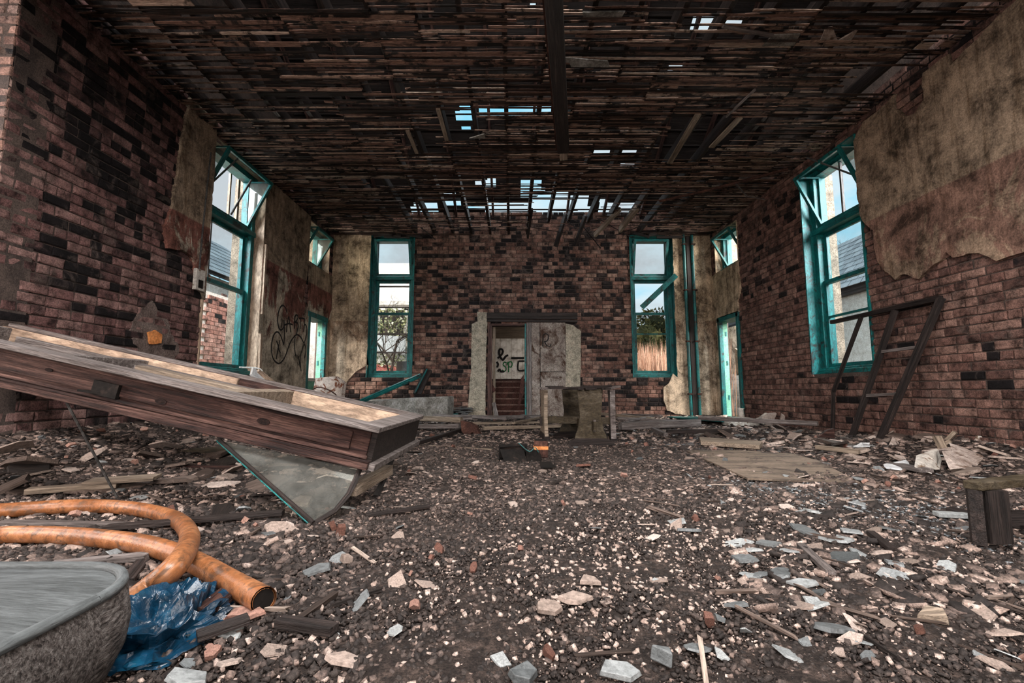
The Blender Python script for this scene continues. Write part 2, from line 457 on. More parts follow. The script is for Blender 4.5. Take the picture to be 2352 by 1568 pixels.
grit('slate_sheen', [(0.0, (0.03, 0.035, 0.038)), (0.5, (0.10, 0.115, 0.125)), (1.0, (0.36, 0.39, 0.41))], 8, None, 0.32, 0.4, 0.004, 60, 0.4, rand=True, spec=0.6)  # cool pale tones paint the floor sheen into the grit colour
grit('smear', [(0.3, (0.05, 0.036, 0.032)), (0.5, (0.145, 0.108, 0.095)), (0.7, (0.23, 0.185, 0.165))], 6, world_space=True, fine=60)
grit('knot', [(0.3, (0.004, 0.002, 0.002)), (0.7, (0.022, 0.010, 0.008))], 20, fine=60)

# ------------------------------------------------------------------ mesh helpers
ORG = {}


class MB:
    """collects boxes, bars, prisms and tubes; build() links them as ONE mesh object"""

    def __init__(self):
        self.v, self.f, self.l, self.t = [], [], [], []

    def add(self, vs, fs, ls=None, tint=0.0):
        b = len(self.v)
        self.v += [tuple(p) for p in vs]
        self.l += [tuple(p) for p in (ls if ls is not None else vs)]
        self.t += [tint] * len(vs)
        self.f += [tuple(i + b for i in q) for q in fs]
        return self

    BOXF = ((0, 1, 3, 2), (4, 6, 7, 5), (0, 4, 5, 1), (2, 3, 7, 6), (0, 2, 6, 4), (1, 5, 7, 3))

    def obox(self, c, ax, ay, az, tint=0.0):
        """oriented box, half extents given as vectors"""
        c, ax, ay, az = Vector(c), Vector(ax), Vector(ay), Vector(az)
        vs, ls = [], []
        o = random.random() * 9
        lx, ly, lz = ax.length, ay.length, az.length
        for i in (-1, 1):
            for j in (-1, 1):
                for k in (-1, 1):
                    vs.append(c + ax * i + ay * j + az * k)
                    ls.append((i * lx + o, j * ly + o, k * lz + o))
        return self.add(vs, self.BOXF, ls, tint)

    def box(self, p, q, tint=0.0):
        p, q = Vector(p), Vector(q)
        h = (q - p) / 2
        o = (p + q) / 2
        d = [abs(h.x), abs(h.y), abs(h.z)]
        vs = [(o.x + i * d[0], o.y + j * d[1], o.z + k * d[2]) for i in (-1, 1) for j in (-1, 1) for k in (-1, 1)]
        # let the grain run along the longest side
        a = d.index(max(d))
        r = random.random() * 9
        ls = [((w[a] + r), w[(a + 1) % 3] + r, w[(a + 2) % 3] + r) for w in vs]
        return self.add(vs, self.BOXF, ls, tint)

    def bar(self, p, q, w, h, up=(0, 0, 1), tint=0.0):
        p, q = Vector(p), Vector(q)
        d = q - p
        u = Vector(up)
        s = d.cross(u)
        if s.length < 1e-5:
            s = d.cross(Vector((1, 0, 0)))
        s.normalize()
        u = s.cross(d).normalized()
        return self.obox((p + q) / 2, d / 2, s * (w / 2), u * (h / 2), tint)

    def prism(self, poly, off, tint=0.0):
        """polygon (list of points) swept by the vector off"""
        off = Vector(off)
        n = len(poly)
        a = [Vector(p) for p in poly]
        vs = a + [p + off for p in a]
        fs = [tuple(range(n))[::-1], tuple(range(n, 2 * n))]
        fs += [(i, (i + 1) % n, n + (i + 1) % n, n + i) for i in range(n)]
        return self.add(vs, fs, None, tint)

    def tube(self, pts, r, seg=8, tint=0.0, cap=True, flat=None):
        pts = [Vector(p) for p in pts]
        n = len(pts)
        rs = r if isinstance(r, (list, tuple)) else [r] * n
        vs, ls, fs = [], [], []
        prev = None
        acc = 0.0
        for i, p in enumerate(pts):
            d = (pts[min(i + 1, n - 1)] - pts[max(i - 1, 0)]).normalized()
            if prev is None:
                prev = d.orthogonal().normalized()
            u = (prev - d * prev.dot(d)).normalized()
            prev = u
            w = d.cross(u)
            if i:
                acc += (p - pts[i - 1]).length
            for k in range(seg):
                a = 2 * math.pi * k / seg
                o = u * math.cos(a) * rs[i] + w * math.sin(a) * rs[i]
                if flat is not None:
                    o = o - flat * (o.dot(flat) * 0.75)
                vs.append(p + o)
                ls.append((acc, math.cos(a) * rs[i], math.sin(a) * rs[i]))
        for i in range(n - 1):
            for k in range(seg):
                a, b = i * seg + k, i * seg + (k + 1) % seg
                fs.append((a, b, b + seg, a + seg))
        if cap:
            fs.append(tuple(range(seg))[::-1])
            fs.append(tuple(range((n - 1) * seg, n * seg)))
        return self.add(vs, fs, ls, tint)

    def build(self, name, mat, parent=None, label=None, cat=None, group=None, kind=None, smooth=False, bevel=0.0, origin=None):
        vs = np.array(self.v, dtype=np.float64)
        lo, hi = vs.min(0), vs.max(0)
        org = Vector(origin) if origin is not None else Vector(((lo[0] + hi[0]) / 2, (lo[1] + hi[1]) / 2, lo[2]))
        me = bpy.data.meshes.new(name)
        me.from_pydata([(x - org.x, y - org.y, z - org.z) for x, y, z in self.v], [], self.f)
        a = me.attributes.new('loc', 'FLOAT_VECTOR', 'POINT')
        a.data.foreach_set('vector', np.array(self.l, dtype=np.float32).ravel())
        b = me.attributes.new('tint', 'FLOAT', 'POINT')
        b.data.foreach_set('value', np.array(self.t, dtype=np.float32))
        me.materials.append(MATS[mat])
        me.update()
        if smooth:
            me.polygons.foreach_set('use_smooth', [True] * len(me.polygons))
        ob = bpy.data.objects.new(name, me)
        COL.objects.link(ob)
        place(ob, org, parent)
        if bevel:
            bv = ob.modifiers.new('bevel', 'BEVEL')
            bv.width = bevel
            bv.segments = 2
            bv.limit_method = 'ANGLE'
        tag(ob, label, cat, group, kind)
        return ob


def place(ob, org, parent=None):
    ORG[ob.name] = Vector(org)
    if parent is not None:
        ob.parent = parent
        ob.location = Vector(org) - ORG[parent.name]
    else:
        ob.location = org


def tag(o, label=None, cat=None, group=None, kind=None):
    if label:
        o['label'] = label
    if cat:
        o['category'] = cat
    if group:
        o['group'] = group
    if kind:
        o['kind'] = kind
    return o


def root(name, loc, label=None, cat=None, group=None, kind=None):
    o = bpy.data.objects.new(name, None)
    o.empty_display_size = 0.1
    COL.objects.link(o)
    place(o, Vector(loc))
    return tag(o, label, cat, group, kind)


def pip(u, w, poly):
    c = False
    n = len(poly)
    j = n - 1
    for i in range(n):
        (x1, y1), (x2, y2) = poly[i], poly[j]
        if (y1 > w) != (y2 > w) and u < (x2 - x1) * (w - y1) / (y2 - y1) + x1:
            c = not c
        j = i
    return c


def ragged(poly, step=0.07, amp=0.012, seed=1):
    r = random.Random(seed)
    out = []
    n = len(poly)
    for i in range(n):
        a, b = Vector(poly[i]), Vector(poly[(i + 1) % n])
        k = max(1, int((b - a).length / step))
        d = (b - a).normalized() if (b - a).length > 0 else Vector((1, 0))
        s = Vector((-d.y, d.x))
        for j in range(k):
            p = a + (b - a) * (j / k)
            q = p + s * r.uniform(-amp, amp) + d * (r.uniform(-0.3, 0.3) * step if j else 0)
            out.append((q.x, q.y))
    return out


class Wall:
    """flat wall basis: u along the wall, w up, n into the room"""

    def __init__(self, O, U, N):
        self.O, self.U, self.N = Vector(O), Vector(U), Vector(N)

    def P(self, u, w, n=0.0):
        return self.O + self.U * u + Vector((0, 0, w)) + self.N * n


W_WEST = Wall((XL, 0, 0), (0, 1, 0), (1, 0, 0))
W_EAST = Wall((XR, 0, 0), (0, 1, 0), (-1, 0, 0))
W_END = Wall((0, YF, 0), (1, 0, 0), (0, -1, 0))


def pw(pts):      # photograph points on the west wall -> (u, w)
    return [(lambda p: (p.y, p.z))(atx(x, y, XL)) for x, y in pts]


def pe(pts):
    return [(lambda p: (p.y, p.z))(atx(x, y, XR)) for x, y in pts]


def pf(pts):
    return [(lambda p: (p.x, p.z))(aty(x, y, YF)) for x, y in pts]


# ------------------------------------------------------------------ ground height of the rubble floor
def hgt(x, y):
    x = np.asarray(x, dtype=np.float64)
    y = np.asarray(y, dtype=np.float64)
    h = 0.010 * np.sin(2.1 * x + 1.3 * y) + 0.008 * np.sin(4.7 * x - 3.1 * y + 1.0) + 0.006 * np.sin(9.1 * y + 5.3 * x)
    sm = lambda t: np.clip(t, 0, 1) ** 2 * (3 - 2 * np.clip(t, 0, 1))
    left = sm((-x - 2.0) / 1.8) * sm((y - 2.2) / 1.2) * 0.26
    right = sm((x - 3.0) / 1.3) * (0.03 + 0.09 * np.exp(-((y - 4.4) / 1.1) ** 2))
    far = sm((y - 8.6) / 1.0) * 0.04
    return h + left + right + far


def H(x, y):
    return float(hgt(x, y))


def on_floor(px, py, lift=0.0):
    p = atz(px, py, lift)
    for _ in range(4):
        p = atz(px, py, H(p.x, p.y) + lift)
    return p


# ------------------------------------------------------------------ floor
xs = np.arange(-7.2, 4.46, 0.09)
ys = np.arange(-4.2, 9.75, 0.09)
gx, gy = np.meshgrid(xs, ys)
gz = hgt(gx, gy) + RNG.uniform(-0.006, 0.006, gx.shape)
fm = MB()
nx, ny = len(xs), len(ys)
fm.v = list(zip(gx.ravel(), gy.ravel(), gz.ravel()))
fm.l = fm.v
fm.t = [0.0] * len(fm.v)
fm.f = [(j * nx + i, j * nx + i + 1, (j + 1) * nx + i + 1, (j + 1) * nx + i) for j in range(ny - 1) for i in range(nx - 1)]
FLOOR = fm.build('floor', 'dirt', kind='structure', smooth=True, label='dark rubble-strewn dirt floor of the derelict room')


# ------------------------------------------------------------------ brickwork
def brick_mesh(name, L, Hh, seed, mat):
    r = random.Random(seed)
    j = lambda a: r.uniform(-a, a)
    c = 0.010
    vs = []
    for n, ins in ((-0.05, 0.0), (-0.006, 0.0), (0.0, c)):
        for su, sw in ((-1, -1), (1, -1), (1, 1), (-1, 1)):
            vs.append((su * (L / 2 - ins) + (j(0.006) if n > -0.04 else 0), sw * (Hh / 2 - ins) + (j(0.004) if n > -0.04 else 0), n + (j(0.003) if ins else 0)))
    fs = [(8, 9, 10, 11)]
    for k in range(4):
        a, b = k, (k + 1) % 4
        fs += [(a, b, b + 4, a + 4), (a + 4, b + 4, b + 8, a + 8)]
    return vs, fs


COURSE, STRETCH, HEAD, JOINT = 0.086, 0.228, 0.113, 0.011
BRK_V = {}
for k in range(6):
    BRK_V['S', k] = brick_mesh('s', STRETCH - JOINT, COURSE - JOINT, k, None)
    BRK_V['H', k] = brick_mesh('h', HEAD - JOINT, COURSE - JOINT, 40 + k, None)


def brick_datas(mat):
    out = {}
    for key, (vs, fs) in BRK_V.items():
        me = bpy.data.meshes.new('brick')
        me.from_pydata(vs, [], fs)
        me.materials.append(MATS[mat])
        out[key] = me
    return out


def lay_bricks(wall, parent, u0, u1, w0, w1, openings, polys, mat, seed, top=None, n_obj=300, n0=0.0, hide=None):
    r = random.Random(seed)
    lst = []
    row = 0
    w = w0
    while w < w1 - 0.02:
        headers = row % 4 == 2
        step = HEAD if headers else STRETCH
        u = u0 - (0.0 if headers else (row % 2) * STRETCH / 2) - r.uniform(0, 0.02)
        wc = w + COURSE / 2
        while u < u1:
            kind = 'H' if headers or r.random() < 0.06 else 'S'
            L = HEAD if kind == 'H' else STRETCH
            a, b = max(u, u0), min(u + L, u1)
            for (o0, o1, q0, q1) in openings:
                if q0 - 0.02 < wc < q1 + 0.02:
                    if o0 <= a < o1:
                        a = o1
                    if o0 < b <= o1:
                        b = o0
                    if a < o0 and b > o1:
                        b = o0
            if b - a > 0.05 and not (top and wc + 0.03 > top((a + b) / 2)):
                ins = False
                for pl in polys:
                    if all(pip(x, y, pl) for x, y in ((a + 0.02, wc - 0.03), (b - 0.02, wc - 0.03), (a + 0.02, wc + 0.03), (b - 0.02, wc + 0.03))):
                        ins = True
                        break
                if not ins:
                    lst.append(((a + b) / 2, wc, (b - a - JOINT) / (L - JOINT), kind, r.randrange(6), r.uniform(-0.004, 0.006) + n0, r.random()))
            u += L
        w += COURSE
        row += 1

    def show(it):
        p = proj(wall.P(it[0], it[1]))
        q = proj(wall.P(it[0] + 0.1, it[1] + COURSE))
        if not p or not q or not (-20 < p[0] < 2372 and -20 < p[1] < 1588):
            return 0
        if hide and hide(p[0], p[1]):
            return 0
        return abs(q[0] - p[0]) * abs(q[1] - p[1]) * it[2] * (2.0 if it[3] == 'S' else 1.0)

    lst.sort(key=show, reverse=True)
    datas = brick_datas(mat)
    R = Matrix((wall.U, Vector((0, 0, 1)), wall.N)).transposed()
    if R.determinant() < 0:
        pass
    for (u, wc, sc, kind, k, n, t) in lst[:n_obj]:
        ob = bpy.data.objects.new('brick', datas[kind, k])
        COL.objects.link(ob)
        ob.parent = parent
        M = R.to_4x4()
        ob.matrix_local = Matrix.Translation(wall.P(u, wc, n) - ORG[parent.name]) @ M @ Matrix.Diagonal((sc, 1, 1, 1))
    mb = MB()
    for (u, wc, sc, kind, k, n, t) in lst[n_obj:]:
        vs, fs = BRK_V[kind, k]
        mb.add([wall.P(u + x * sc, wc + y, n + z) for x, y, z in vs], fs, None, t)
    if mb.v:
        mb.build('brickwork', mat, parent, kind='stuff')


def wall_slab(name, wall, u0, u1, w0, w1, openings, mat, thick, front=-0.013, label=None):
    us = sorted({u0, u1, *[o[0] for o in openings], *[o[1] for o in openings]})
    mb = MB()
    for a, b in zip(us, us[1:]):
        cuts = sorted((o[2], o[3]) for o in openings if o[0] <= a + 1e-6 and o[1] >= b - 1e-6)
        z = w0
        for q0, q1 in cuts + [(w1, w1)]:
            if q0 > z + 1e-4:
                p, q = wall.P(a, z, front), wall.P(b, q0, -thick)
                mb.box(p, q)
            z = max(z, q1)
    return mb.build(name, mat, kind='structure', label=label)


def plaster(wall, parent, poly, mat, thick=0.02, amp=0.012, step=0.07, seed=1, back=-0.012, name='plaster'):
    pl = ragged(poly, step, amp, seed)
    mb = MB()
    pts = [wall.P(u, w, back) for u, w in pl]
    mb.prism(pts, wall.N * (thick - back))
    ob = mb.build(name, mat, parent)
    return ob


# openings (u0, u1, w0, w1)
OP_W_WIN = (5.60, 6.86, 0.82, 3.88)
OP_W_DOOR = (8.52, 9.59, -0.1, 2.06)
OP_W_FAN = (8.42, 9.36, 3.03, 3.82)
OP_E_WIN = (5.40, 6.50, 0.82, 3.78)
OP_E_DOOR = (8.52, 9.59, -0.1, 2.06)
OP_E_FAN = (8.42, 9.36, 3.03, 3.82)
OP_F_WIN_L = (-3.06, -2.12, 0.86, 3.93)
OP_F_WIN_R = (2.56, 3.48, 0.86, 3.93)
OP_F_DOOR = (-0.50, 0.30, -0.1, 2.00)

# ---- west wall
op = [OP_W_WIN, OP_W_DOOR, OP_W_FAN]
WALL_W = wall_slab('wall_west', W_WEST, PIER_Y, YF + 0.5, -0.3, 4.25, op, 'mortar', 0.30, label='left wall of red and black brick with one tall window and a corner doorway')
PL_W1 = pw([(432, 226), (470, 240), (498, 262), (504, 300), (497, 420), (487, 520), (474, 690), (463, 690), (452, 650), (436, 590), (412, 575), (378, 570), (372, 520), (392, 470), (402, 400), (412, 320)])
PL_W1 = [(min(u, 5.60), w) for u, w in PL_W1]
PL_W2 = [(6.86, 0.0), (8.52, 0.0), (8.52, 2.06), (8.30, 2.30), (8.42, 3.03), (8.42, 3.90), (6.86, 3.92)]
PL_W3 = [(8.50, 2.07), (9.58, 2.07), (9.58, 3.02), (8.45, 3.02)]
PL_W4 = pw([(300, 760), (330, 700), (348, 690), (372, 720), (400, 770), (408, 810), (396, 838), (330, 838), (312, 800)])
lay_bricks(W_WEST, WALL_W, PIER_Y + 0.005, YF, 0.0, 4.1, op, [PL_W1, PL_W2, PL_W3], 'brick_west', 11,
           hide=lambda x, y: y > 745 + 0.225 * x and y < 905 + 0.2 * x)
plaster(W_WEST, WALL_W, PL_W1, 'plaster_west', 0.035, 0.010, 0.06, 2)
plaster(W_WEST, WALL_W, PL_W2, 'plaster_west', 0.02, 0.004, 0.2, 3)
plaster(W_WEST, WALL_W, PL_W3, 'plaster_west', 0.02, 0.004, 0.2, 4)
plaster(W_WEST, WALL_W, PL_W4, 'smear', 0.005, 0.035, 0.05, 5)
ob = plaster(W_WEST, WALL_W, pw([(336, 764), (352, 758), (368, 768), (366, 788), (340, 790)]), 'orange_paint', 0.024, 0.006, 0.03, 6, name='exposed_brick')
ob['label'] = 'bright orange broken brick face'

# ---- the pier face at the near end of the west wall (returns to the left)
W_PIER = Wall((XL, PIER_Y, 0), (-1, 0, 0), (0, -1, 0))
WALL_P = wall_slab('wall_pier', W_PIER, 0.0, 2.6, -0.3, 4.25, [], 'mortar', 0.3, label='pale pink brick end of the left wall facing the camera')
lay_bricks(W_PIER, WALL_P, 0.0, 2.6, 0.0, 4.1, [], [], 'brick_pier', 12, n_obj=60)

# ---- east wall
op = [OP_E_WIN, OP_E_DOOR, OP_E_FAN]
WALL_E = wall_slab('wall_east', W_EAST, -4.2, YF + 0.5, -0.3, 4.25, op, 'mortar', 0.30, label='right wall, bare brick below and stained plaster above, with a tall window')
PL_E1 = pe([(1948, 338), (1957, 420), (1965, 500), (1986, 506), (2010, 530), (2014, 570), (2024, 606), (2046, 628), (2062, 640), (2084, 628), (2104, 640), (2116, 640),
            (2136, 618), (2168, 598), (2180, 578), (2196, 592), (2230, 582), (2256, 580), (2276, 592), (2296, 598), (2324, 588), (2352, 578)])
un = PL_E1[-1][0]
PL_E1 += [(3.2, 1.72), (2.9, 1.64), (2.4, 1.80), (1.6, 1.60), (0.6, 1.72), (-4.2, 1.7), (-4.2, 3.9), (un - 0.25, 3.9)]
PL_E1 += pe([(2206, 132), (2190, 150), (2186, 122), (2164, 136), (2140, 158), (2126, 168), (2124, 196), (2128, 230), (2108, 262), (2088, 268), (2062, 250), (2060, 216), (2040, 240), (1990, 278)])
PL_E1[0] = (5.40, PL_E1[0][1])
PL_E1 = [(min(u, 5.40), min(w, 3.9)) for u, w in PL_E1]
PL_E2 = [(9.58, 2.07), (8.48, 2.07), (8.50, 2.25), (8.40, 2.45), (8.36, 2.62), (8.42, 2.80), (8.40, 3.02), (9.58, 3.02)]
lay_bricks(W_EAST, WALL_E, 1.2, YF, 0.0, 4.1, op, [PL_E1, PL_E2], 'brick_east', 13)
plaster(W_EAST, WALL_E, PL_E1, 'plaster_east', 0.032, 0.012, 0.06, 7)
plaster(W_EAST, WALL_E, PL_E2, 'plaster_end', 0.03, 0.008, 0.08, 8)
for pts in ([(1690, 800), (1700, 806), (1702, 850), (1694, 862)],):
    plaster(W_EAST, WALL_E, pe(pts), 'plaster_end', 0.02, 0.006, 0.05, 9)

# ---- end wall
op = [OP_F_WIN_L, OP_F_WIN_R, OP_F_DOOR]
WALL_F = wall_slab('wall_end', W_END, XL - 0.10, XR + 0.10, -0.3, 4.42, op, 'mortar', 0.42, label='end wall of blackened brick with two teal windows and a broken doorway')
PL_F1 = [(-3.87, 0.55), *pf([(790, 898), (800, 872), (822, 850), (846, 838)]), (-3.06, 1.0), (-3.06, 3.95), (-3.87, 3.95)]
PL_F2 = [(3.48, 3.95), (3.48, 0.86), *pf([(1546, 858), (1536, 880), (1522, 890), (1524, 920), (1532, 942)]), (3.42, 0.10), (4.30, 0.02), (4.30, 3.95)]
PL_F3 = pf([(1074, 958), (1082, 850), (1084, 745), (1098, 738), (1096, 716), (1120, 718), (1116, 850), (1115, 958)])
PL_F4 = pf([(1299, 743), (1316, 748), (1334, 760), (1333, 830), (1332, 890), (1299, 890)])
lay_bricks(W_END, WALL_F, XL, XR, 0.0, 4.42, op, [PL_F1, PL_F2, PL_F3, PL_F4], 'brick_end', 14)
plaster(W_END, WALL_F, PL_F1, 'plaster_end', 0.02, 0.006, 0.09, 10)
plaster(W_END, WALL_F, PL_F2, 'plaster_end', 0.02, 0.008, 0.08, 11)
plaster(W_END, WALL_F, PL_F3, 'cement', 0.045, 0.006, 0.08, 12)['label'] = 'grey cement strip beside the doorway'
plaster(W_END, WALL_F, PL_F4, 'cement', 0.045, 0.006, 0.08, 13)['label'] = 'grey cement strip right of the boarded panel'

# ---- rest of the shell, behind the camera: walls with a wide opening for the daylight
mb = MB()
mb.box((-7.3, -1.5, 2.45), (4.6, -1.2, 4.25))  # unseen lintel added to keep direct light off the upper walls
mb.box((-7.3, -1.5, -0.3), (-5.6, -1.2, 2.45))
mb.build('shading_lintel', 'mortar', kind='structure', label='unseen lintel added behind the camera to shade the upper walls')
mb = MB()
mb.box((-7.35, -4.2, -0.3), (-7.15, PIER_Y + 0.3, 0.4))
mb.box((-7.35, -4.2, 3.5), (-7.15, PIER_Y + 0.3, 4.25))
mb.build('wall_bay', 'mortar', kind='structure', label='low and lintel bands of the open bay on the left')

# ------------------------------------------------------------------ ceiling of rotten laths under the joists
CEIL = root('ceiling', (0.2, 6.4, ZC), label='rotten brown lath ceiling full of black gaps', kind='structure')
JOISTS = [XL + 0.2 + 0.40 * k for k in range(21)]
# places where the ceiling has fallen in: x0, x1, y0, y1, share of laths missing
GONE = []


def gone_px(x0, y0, x1, y1, f):
    a, b, c, d = atz(x0, y1, ZC), atz(x1, y1, ZC), atz(x0, y0, ZC), atz(x1, y0, ZC)
    GONE.append((min(a.x, c.x), max(b.x, d.x), min(a.y, c.y), max(a.y, c.y), f))


gone_px(1010, 252, 1092, 322, 1.0)
gone_px(936, 300, 1008, 352, 0.9)
gone_px(856, 180, 920, 230, 0.75)
gone_px(1540, 268, 1620, 372, 0.9)
gone_px(1640, 270, 1720, 336, 0.7)
gone_px(1500, 10, 1660, 80, 0.6)
gone_px(960, 450, 1220, 540, 0.55)
gone_px(1224, 446, 1345, 560, 0.93)
gone_px(1345, 446, 1470, 560, 0.72)
gone_px(860, 410, 960, 440, 0.6)
gone_px(1060, 410, 1240, 440, 0.5)
gone_px(1350, 340, 1470, 390, 0.4)
gone_px(2000, 130, 2060, 250, 0.6)
gone_px(640, 60, 830, 160, 0.35)
gone_px(430, 130, 700, 300, 0.35)
gone_px(1100, 250, 1270, 300, 0.30)
GONE.append((0.2, 3.2, 9.1, 9.6, 0.6))
GONE.append((-2.0, 0.3, 8.9, 9.6, 0.6))

laths = []
y = 2.6
row = 0
rl = random.Random(5)
while y < YF - 0.02:
    wide = rl.random() < 0.07
    wdt = rl.uniform(0.055, 0.085) if wide else rl.uniform(0.021, 0.031)
    if row % 9 == 0:
        breaks = []
        k = rl.randrange(0, 3)
        while k < len(JOISTS):
            breaks.append(JOISTS[k])
            k += rl.choice((2, 3, 3, 4))
    xs_ = [XL + 0.01] + [b + rl.uniform(-0.012, 0.012) for b in breaks if XL + 0.1 < b < XR - 0.1] + [XR - 0.01]
    for a, b in zip(xs_, xs_[1:]):
        # cut the lath where the ceiling has fallen in
        segs = [(a, b)]
        for (g0, g1, h0, h1, f) in GONE:
            if h0 <= y <= h1:
                out = []
                for s, t in segs:
                    if t <= g0 or s >= g1 or rl.random() > f:
                        out.append((s, t))
                        continue
                    if s < g0:
                        out.append((s, g0 + rl.uniform(-0.15, 0.1)))
                    if t > g1:
                        out.append((g1 + rl.uniform(-0.1, 0.15), t))
                segs = out
        for s, t in segs:
            if rl.random() < 0.22:
                m_ = rl.uniform(s, t)
                q_ = rl.uniform(0.05, 0.5)
                parts = [(s, m_ - q_ / 2), (m_ + q_ / 2, t)]
            else:
                parts = [(s, t)]
            for s2, t2 in parts:
                if t2 - s2 > 0.05 and rl.random() > 0.06:
                    laths.append((s2, t2, y + rl.uniform(-0.004, 0.004), wdt * rl.uniform(0.75, 1.1), ZC + rl.uniform(-0.004, 0.006) - (0.05 * rl.random() ** 8), rl.uniform(-0.006, 0.006), rl.uniform(-0.01, 0.01), rl.random()))
    y += wdt + (0.002 + 0.012 * rl.random() ** 2.0)
    row += 1


def lath_show(a):
    p, q = proj((a[0], a[2], a[4])), proj((a[1], a[2] + a[3], a[4]))
    if not p or not q:
        return 0
    x0, x1 = max(0, min(p[0], q[0])), min(2352, max(p[0], q[0]))
    if x1 <= x0 or max(p[1], q[1]) < 0:
        return 0
    return (x1 - x0) * abs(q[1] - p[1])


def lath_into(mb, a):
    s, t, yy, wd, zz, dy, dz, tn = a
    n = max(2, int((t - s) / 0.22) + 1)
    r = random.Random(int(tn * 1e6))
    vs, ls, fs = [], [], []
    for i in range(n):
        x = s + (t - s) * i / (n - 1)
        k = i / (n - 1) - 0.5
        e0, e1 = r.uniform(-0.005, 0.005), r.uniform(-0.005, 0.005)
        if i in (0, n - 1):
            e0 += r.uniform(0, 0.006)
            e1 -= r.uniform(0, 0.006)
        for yo, zo in ((-wd / 2 + e0, 0.0), (wd / 2 + e1, 0.0), (wd / 2 + e1, 0.008), (-wd / 2 + e0, 0.008)):
            vs.append((x, yy + yo + dy * k, zz + zo + dz * k))
            ls.append((x + tn * 50, yo, zo))
    for i in range(n - 1):
        b = i * 4
        for k in range(4):
            fs.append((b + k, b + (k + 1) % 4, b + 4 + (k + 1) % 4, b + 4 + k))
    fs += [(3, 2, 1, 0), tuple(range(4 * n - 4, 4 * n))]
    mb.add(vs, fs, ls, tn)


laths.sort(key=lath_show, reverse=True)
for a in laths[:300]:
    mb = MB()
    lath_into(mb, a)
    mb.build('lath', 'lath', CEIL)
mb = MB()
for a in laths[300:]:
    lath_into(mb, a)
mb.build('lathwork', 'lath', CEIL, kind='stuff')
for x in JOISTS:
    mb = MB()
    mb.box((x - 0.025, 2.5, ZC + 0.012), (x + 0.025, YF - 0.05 if not (0.4 < x < 2.2) else YF - 0.75, ZC + 0.16))
    mb.build('joist', 'wood_dark', CEIL)
# patches of ceiling board still hanging under the laths
for k, pts in enumerate(([(1292, 130), (1396, 138), (1400, 152), (1312, 152), (1308, 142), (1294, 140)], [(1338, 26), (1436, 24), (1426, 40), (1340, 38)],
                         [(1776, 78), (1838, 76), (1824, 102), (1750, 104)], [(1896, 62), (1912, 60), (1924, 92), (1972, 64), (1952, 94), (1882, 96)],
                         [(1078, 316), (1112, 306), (1115, 316)])):
    mb = MB()
    mb.prism([atz(x, y, ZC - 0.008) for x, y in pts], (0, 0, -0.012))
    mb.build('ceiling_board', 'grey_block' if k != 3 else 'fibreboard', CEIL)
# solid ceiling behind the line of sight, holed for the added top light
mb = MB()
mb.box((-7.2, -4.2, ZC + 0.02), (XR, -0.6, ZC + 0.08))
mb.box((-7.2, 1.3, ZC + 0.02), (XR, 2.6, ZC + 0.08))
mb.box((-7.2, -0.6, ZC + 0.02), (-1.9, 1.3, ZC + 0.08))
mb.box((2.3, -0.6, ZC + 0.02), (XR, 1.3, ZC + 0.08))
mb.build('ceiling_board', 'wood_dark', CEIL)
mb = MB()
mb.box((-7.2, 2.6, ZC + 0.02), (XL - 0.01, PIER_Y + 0.3, ZC + 0.08))
mb.build('ceiling_board', 'wood_dark', CEIL)
# broken joists and splinters hanging from the fallen part against the end wall
hang = [((1300, 490), 8.9, (1276, 566), 9.2, 0.05), ((1345, 495), 8.7, (1322, 562), 9.1, 0.05), ((1465, 476), 8.1, (1424, 528), 8.9, 0.06), ((1424, 480), 8.2, (1366, 540), 9.0, 0.05),
        ((1222, 480), 8.5, (1212, 545), 9.1, 0.04), ((1340, 520), 9.0, (1380, 570), 9.3, 0.02), ((1325, 545), 9.2, (1400, 556), 9.2, 0.015), ((1280, 520), 9.0, (1420, 500), 8.8, 0.018),
        ((1345, 530), 9.1, (1400, 515), 9.0, 0.015), ((1210, 520), 9.0, (1300, 535), 9.1, 0.016), ((1370, 500), 8.8, (1450, 545), 9.1, 0.015), ((1300, 505), 8.7, (1350, 545), 9.2, 0.014),
        ((1240, 500), 8.8, (1340, 492), 8.6, 0.014), ((1390, 548), 9.2, (1470, 520), 8.9, 0.02), ((966, 522), 8.9, (1000, 550), 9.1, 0.02)]
for (a, ya, b, yb, w) in hang:
    mb = MB()
    mb.bar(aty(a[0], a[1], ya), aty(b[0], b[1], yb), w, w * (1.8 if w > 0.03 else 0.6))
    mb.build('hanging_splinter', 'wood_dark' if w < 0.03 or a[0] < 1400 else 'wood_pale', CEIL)

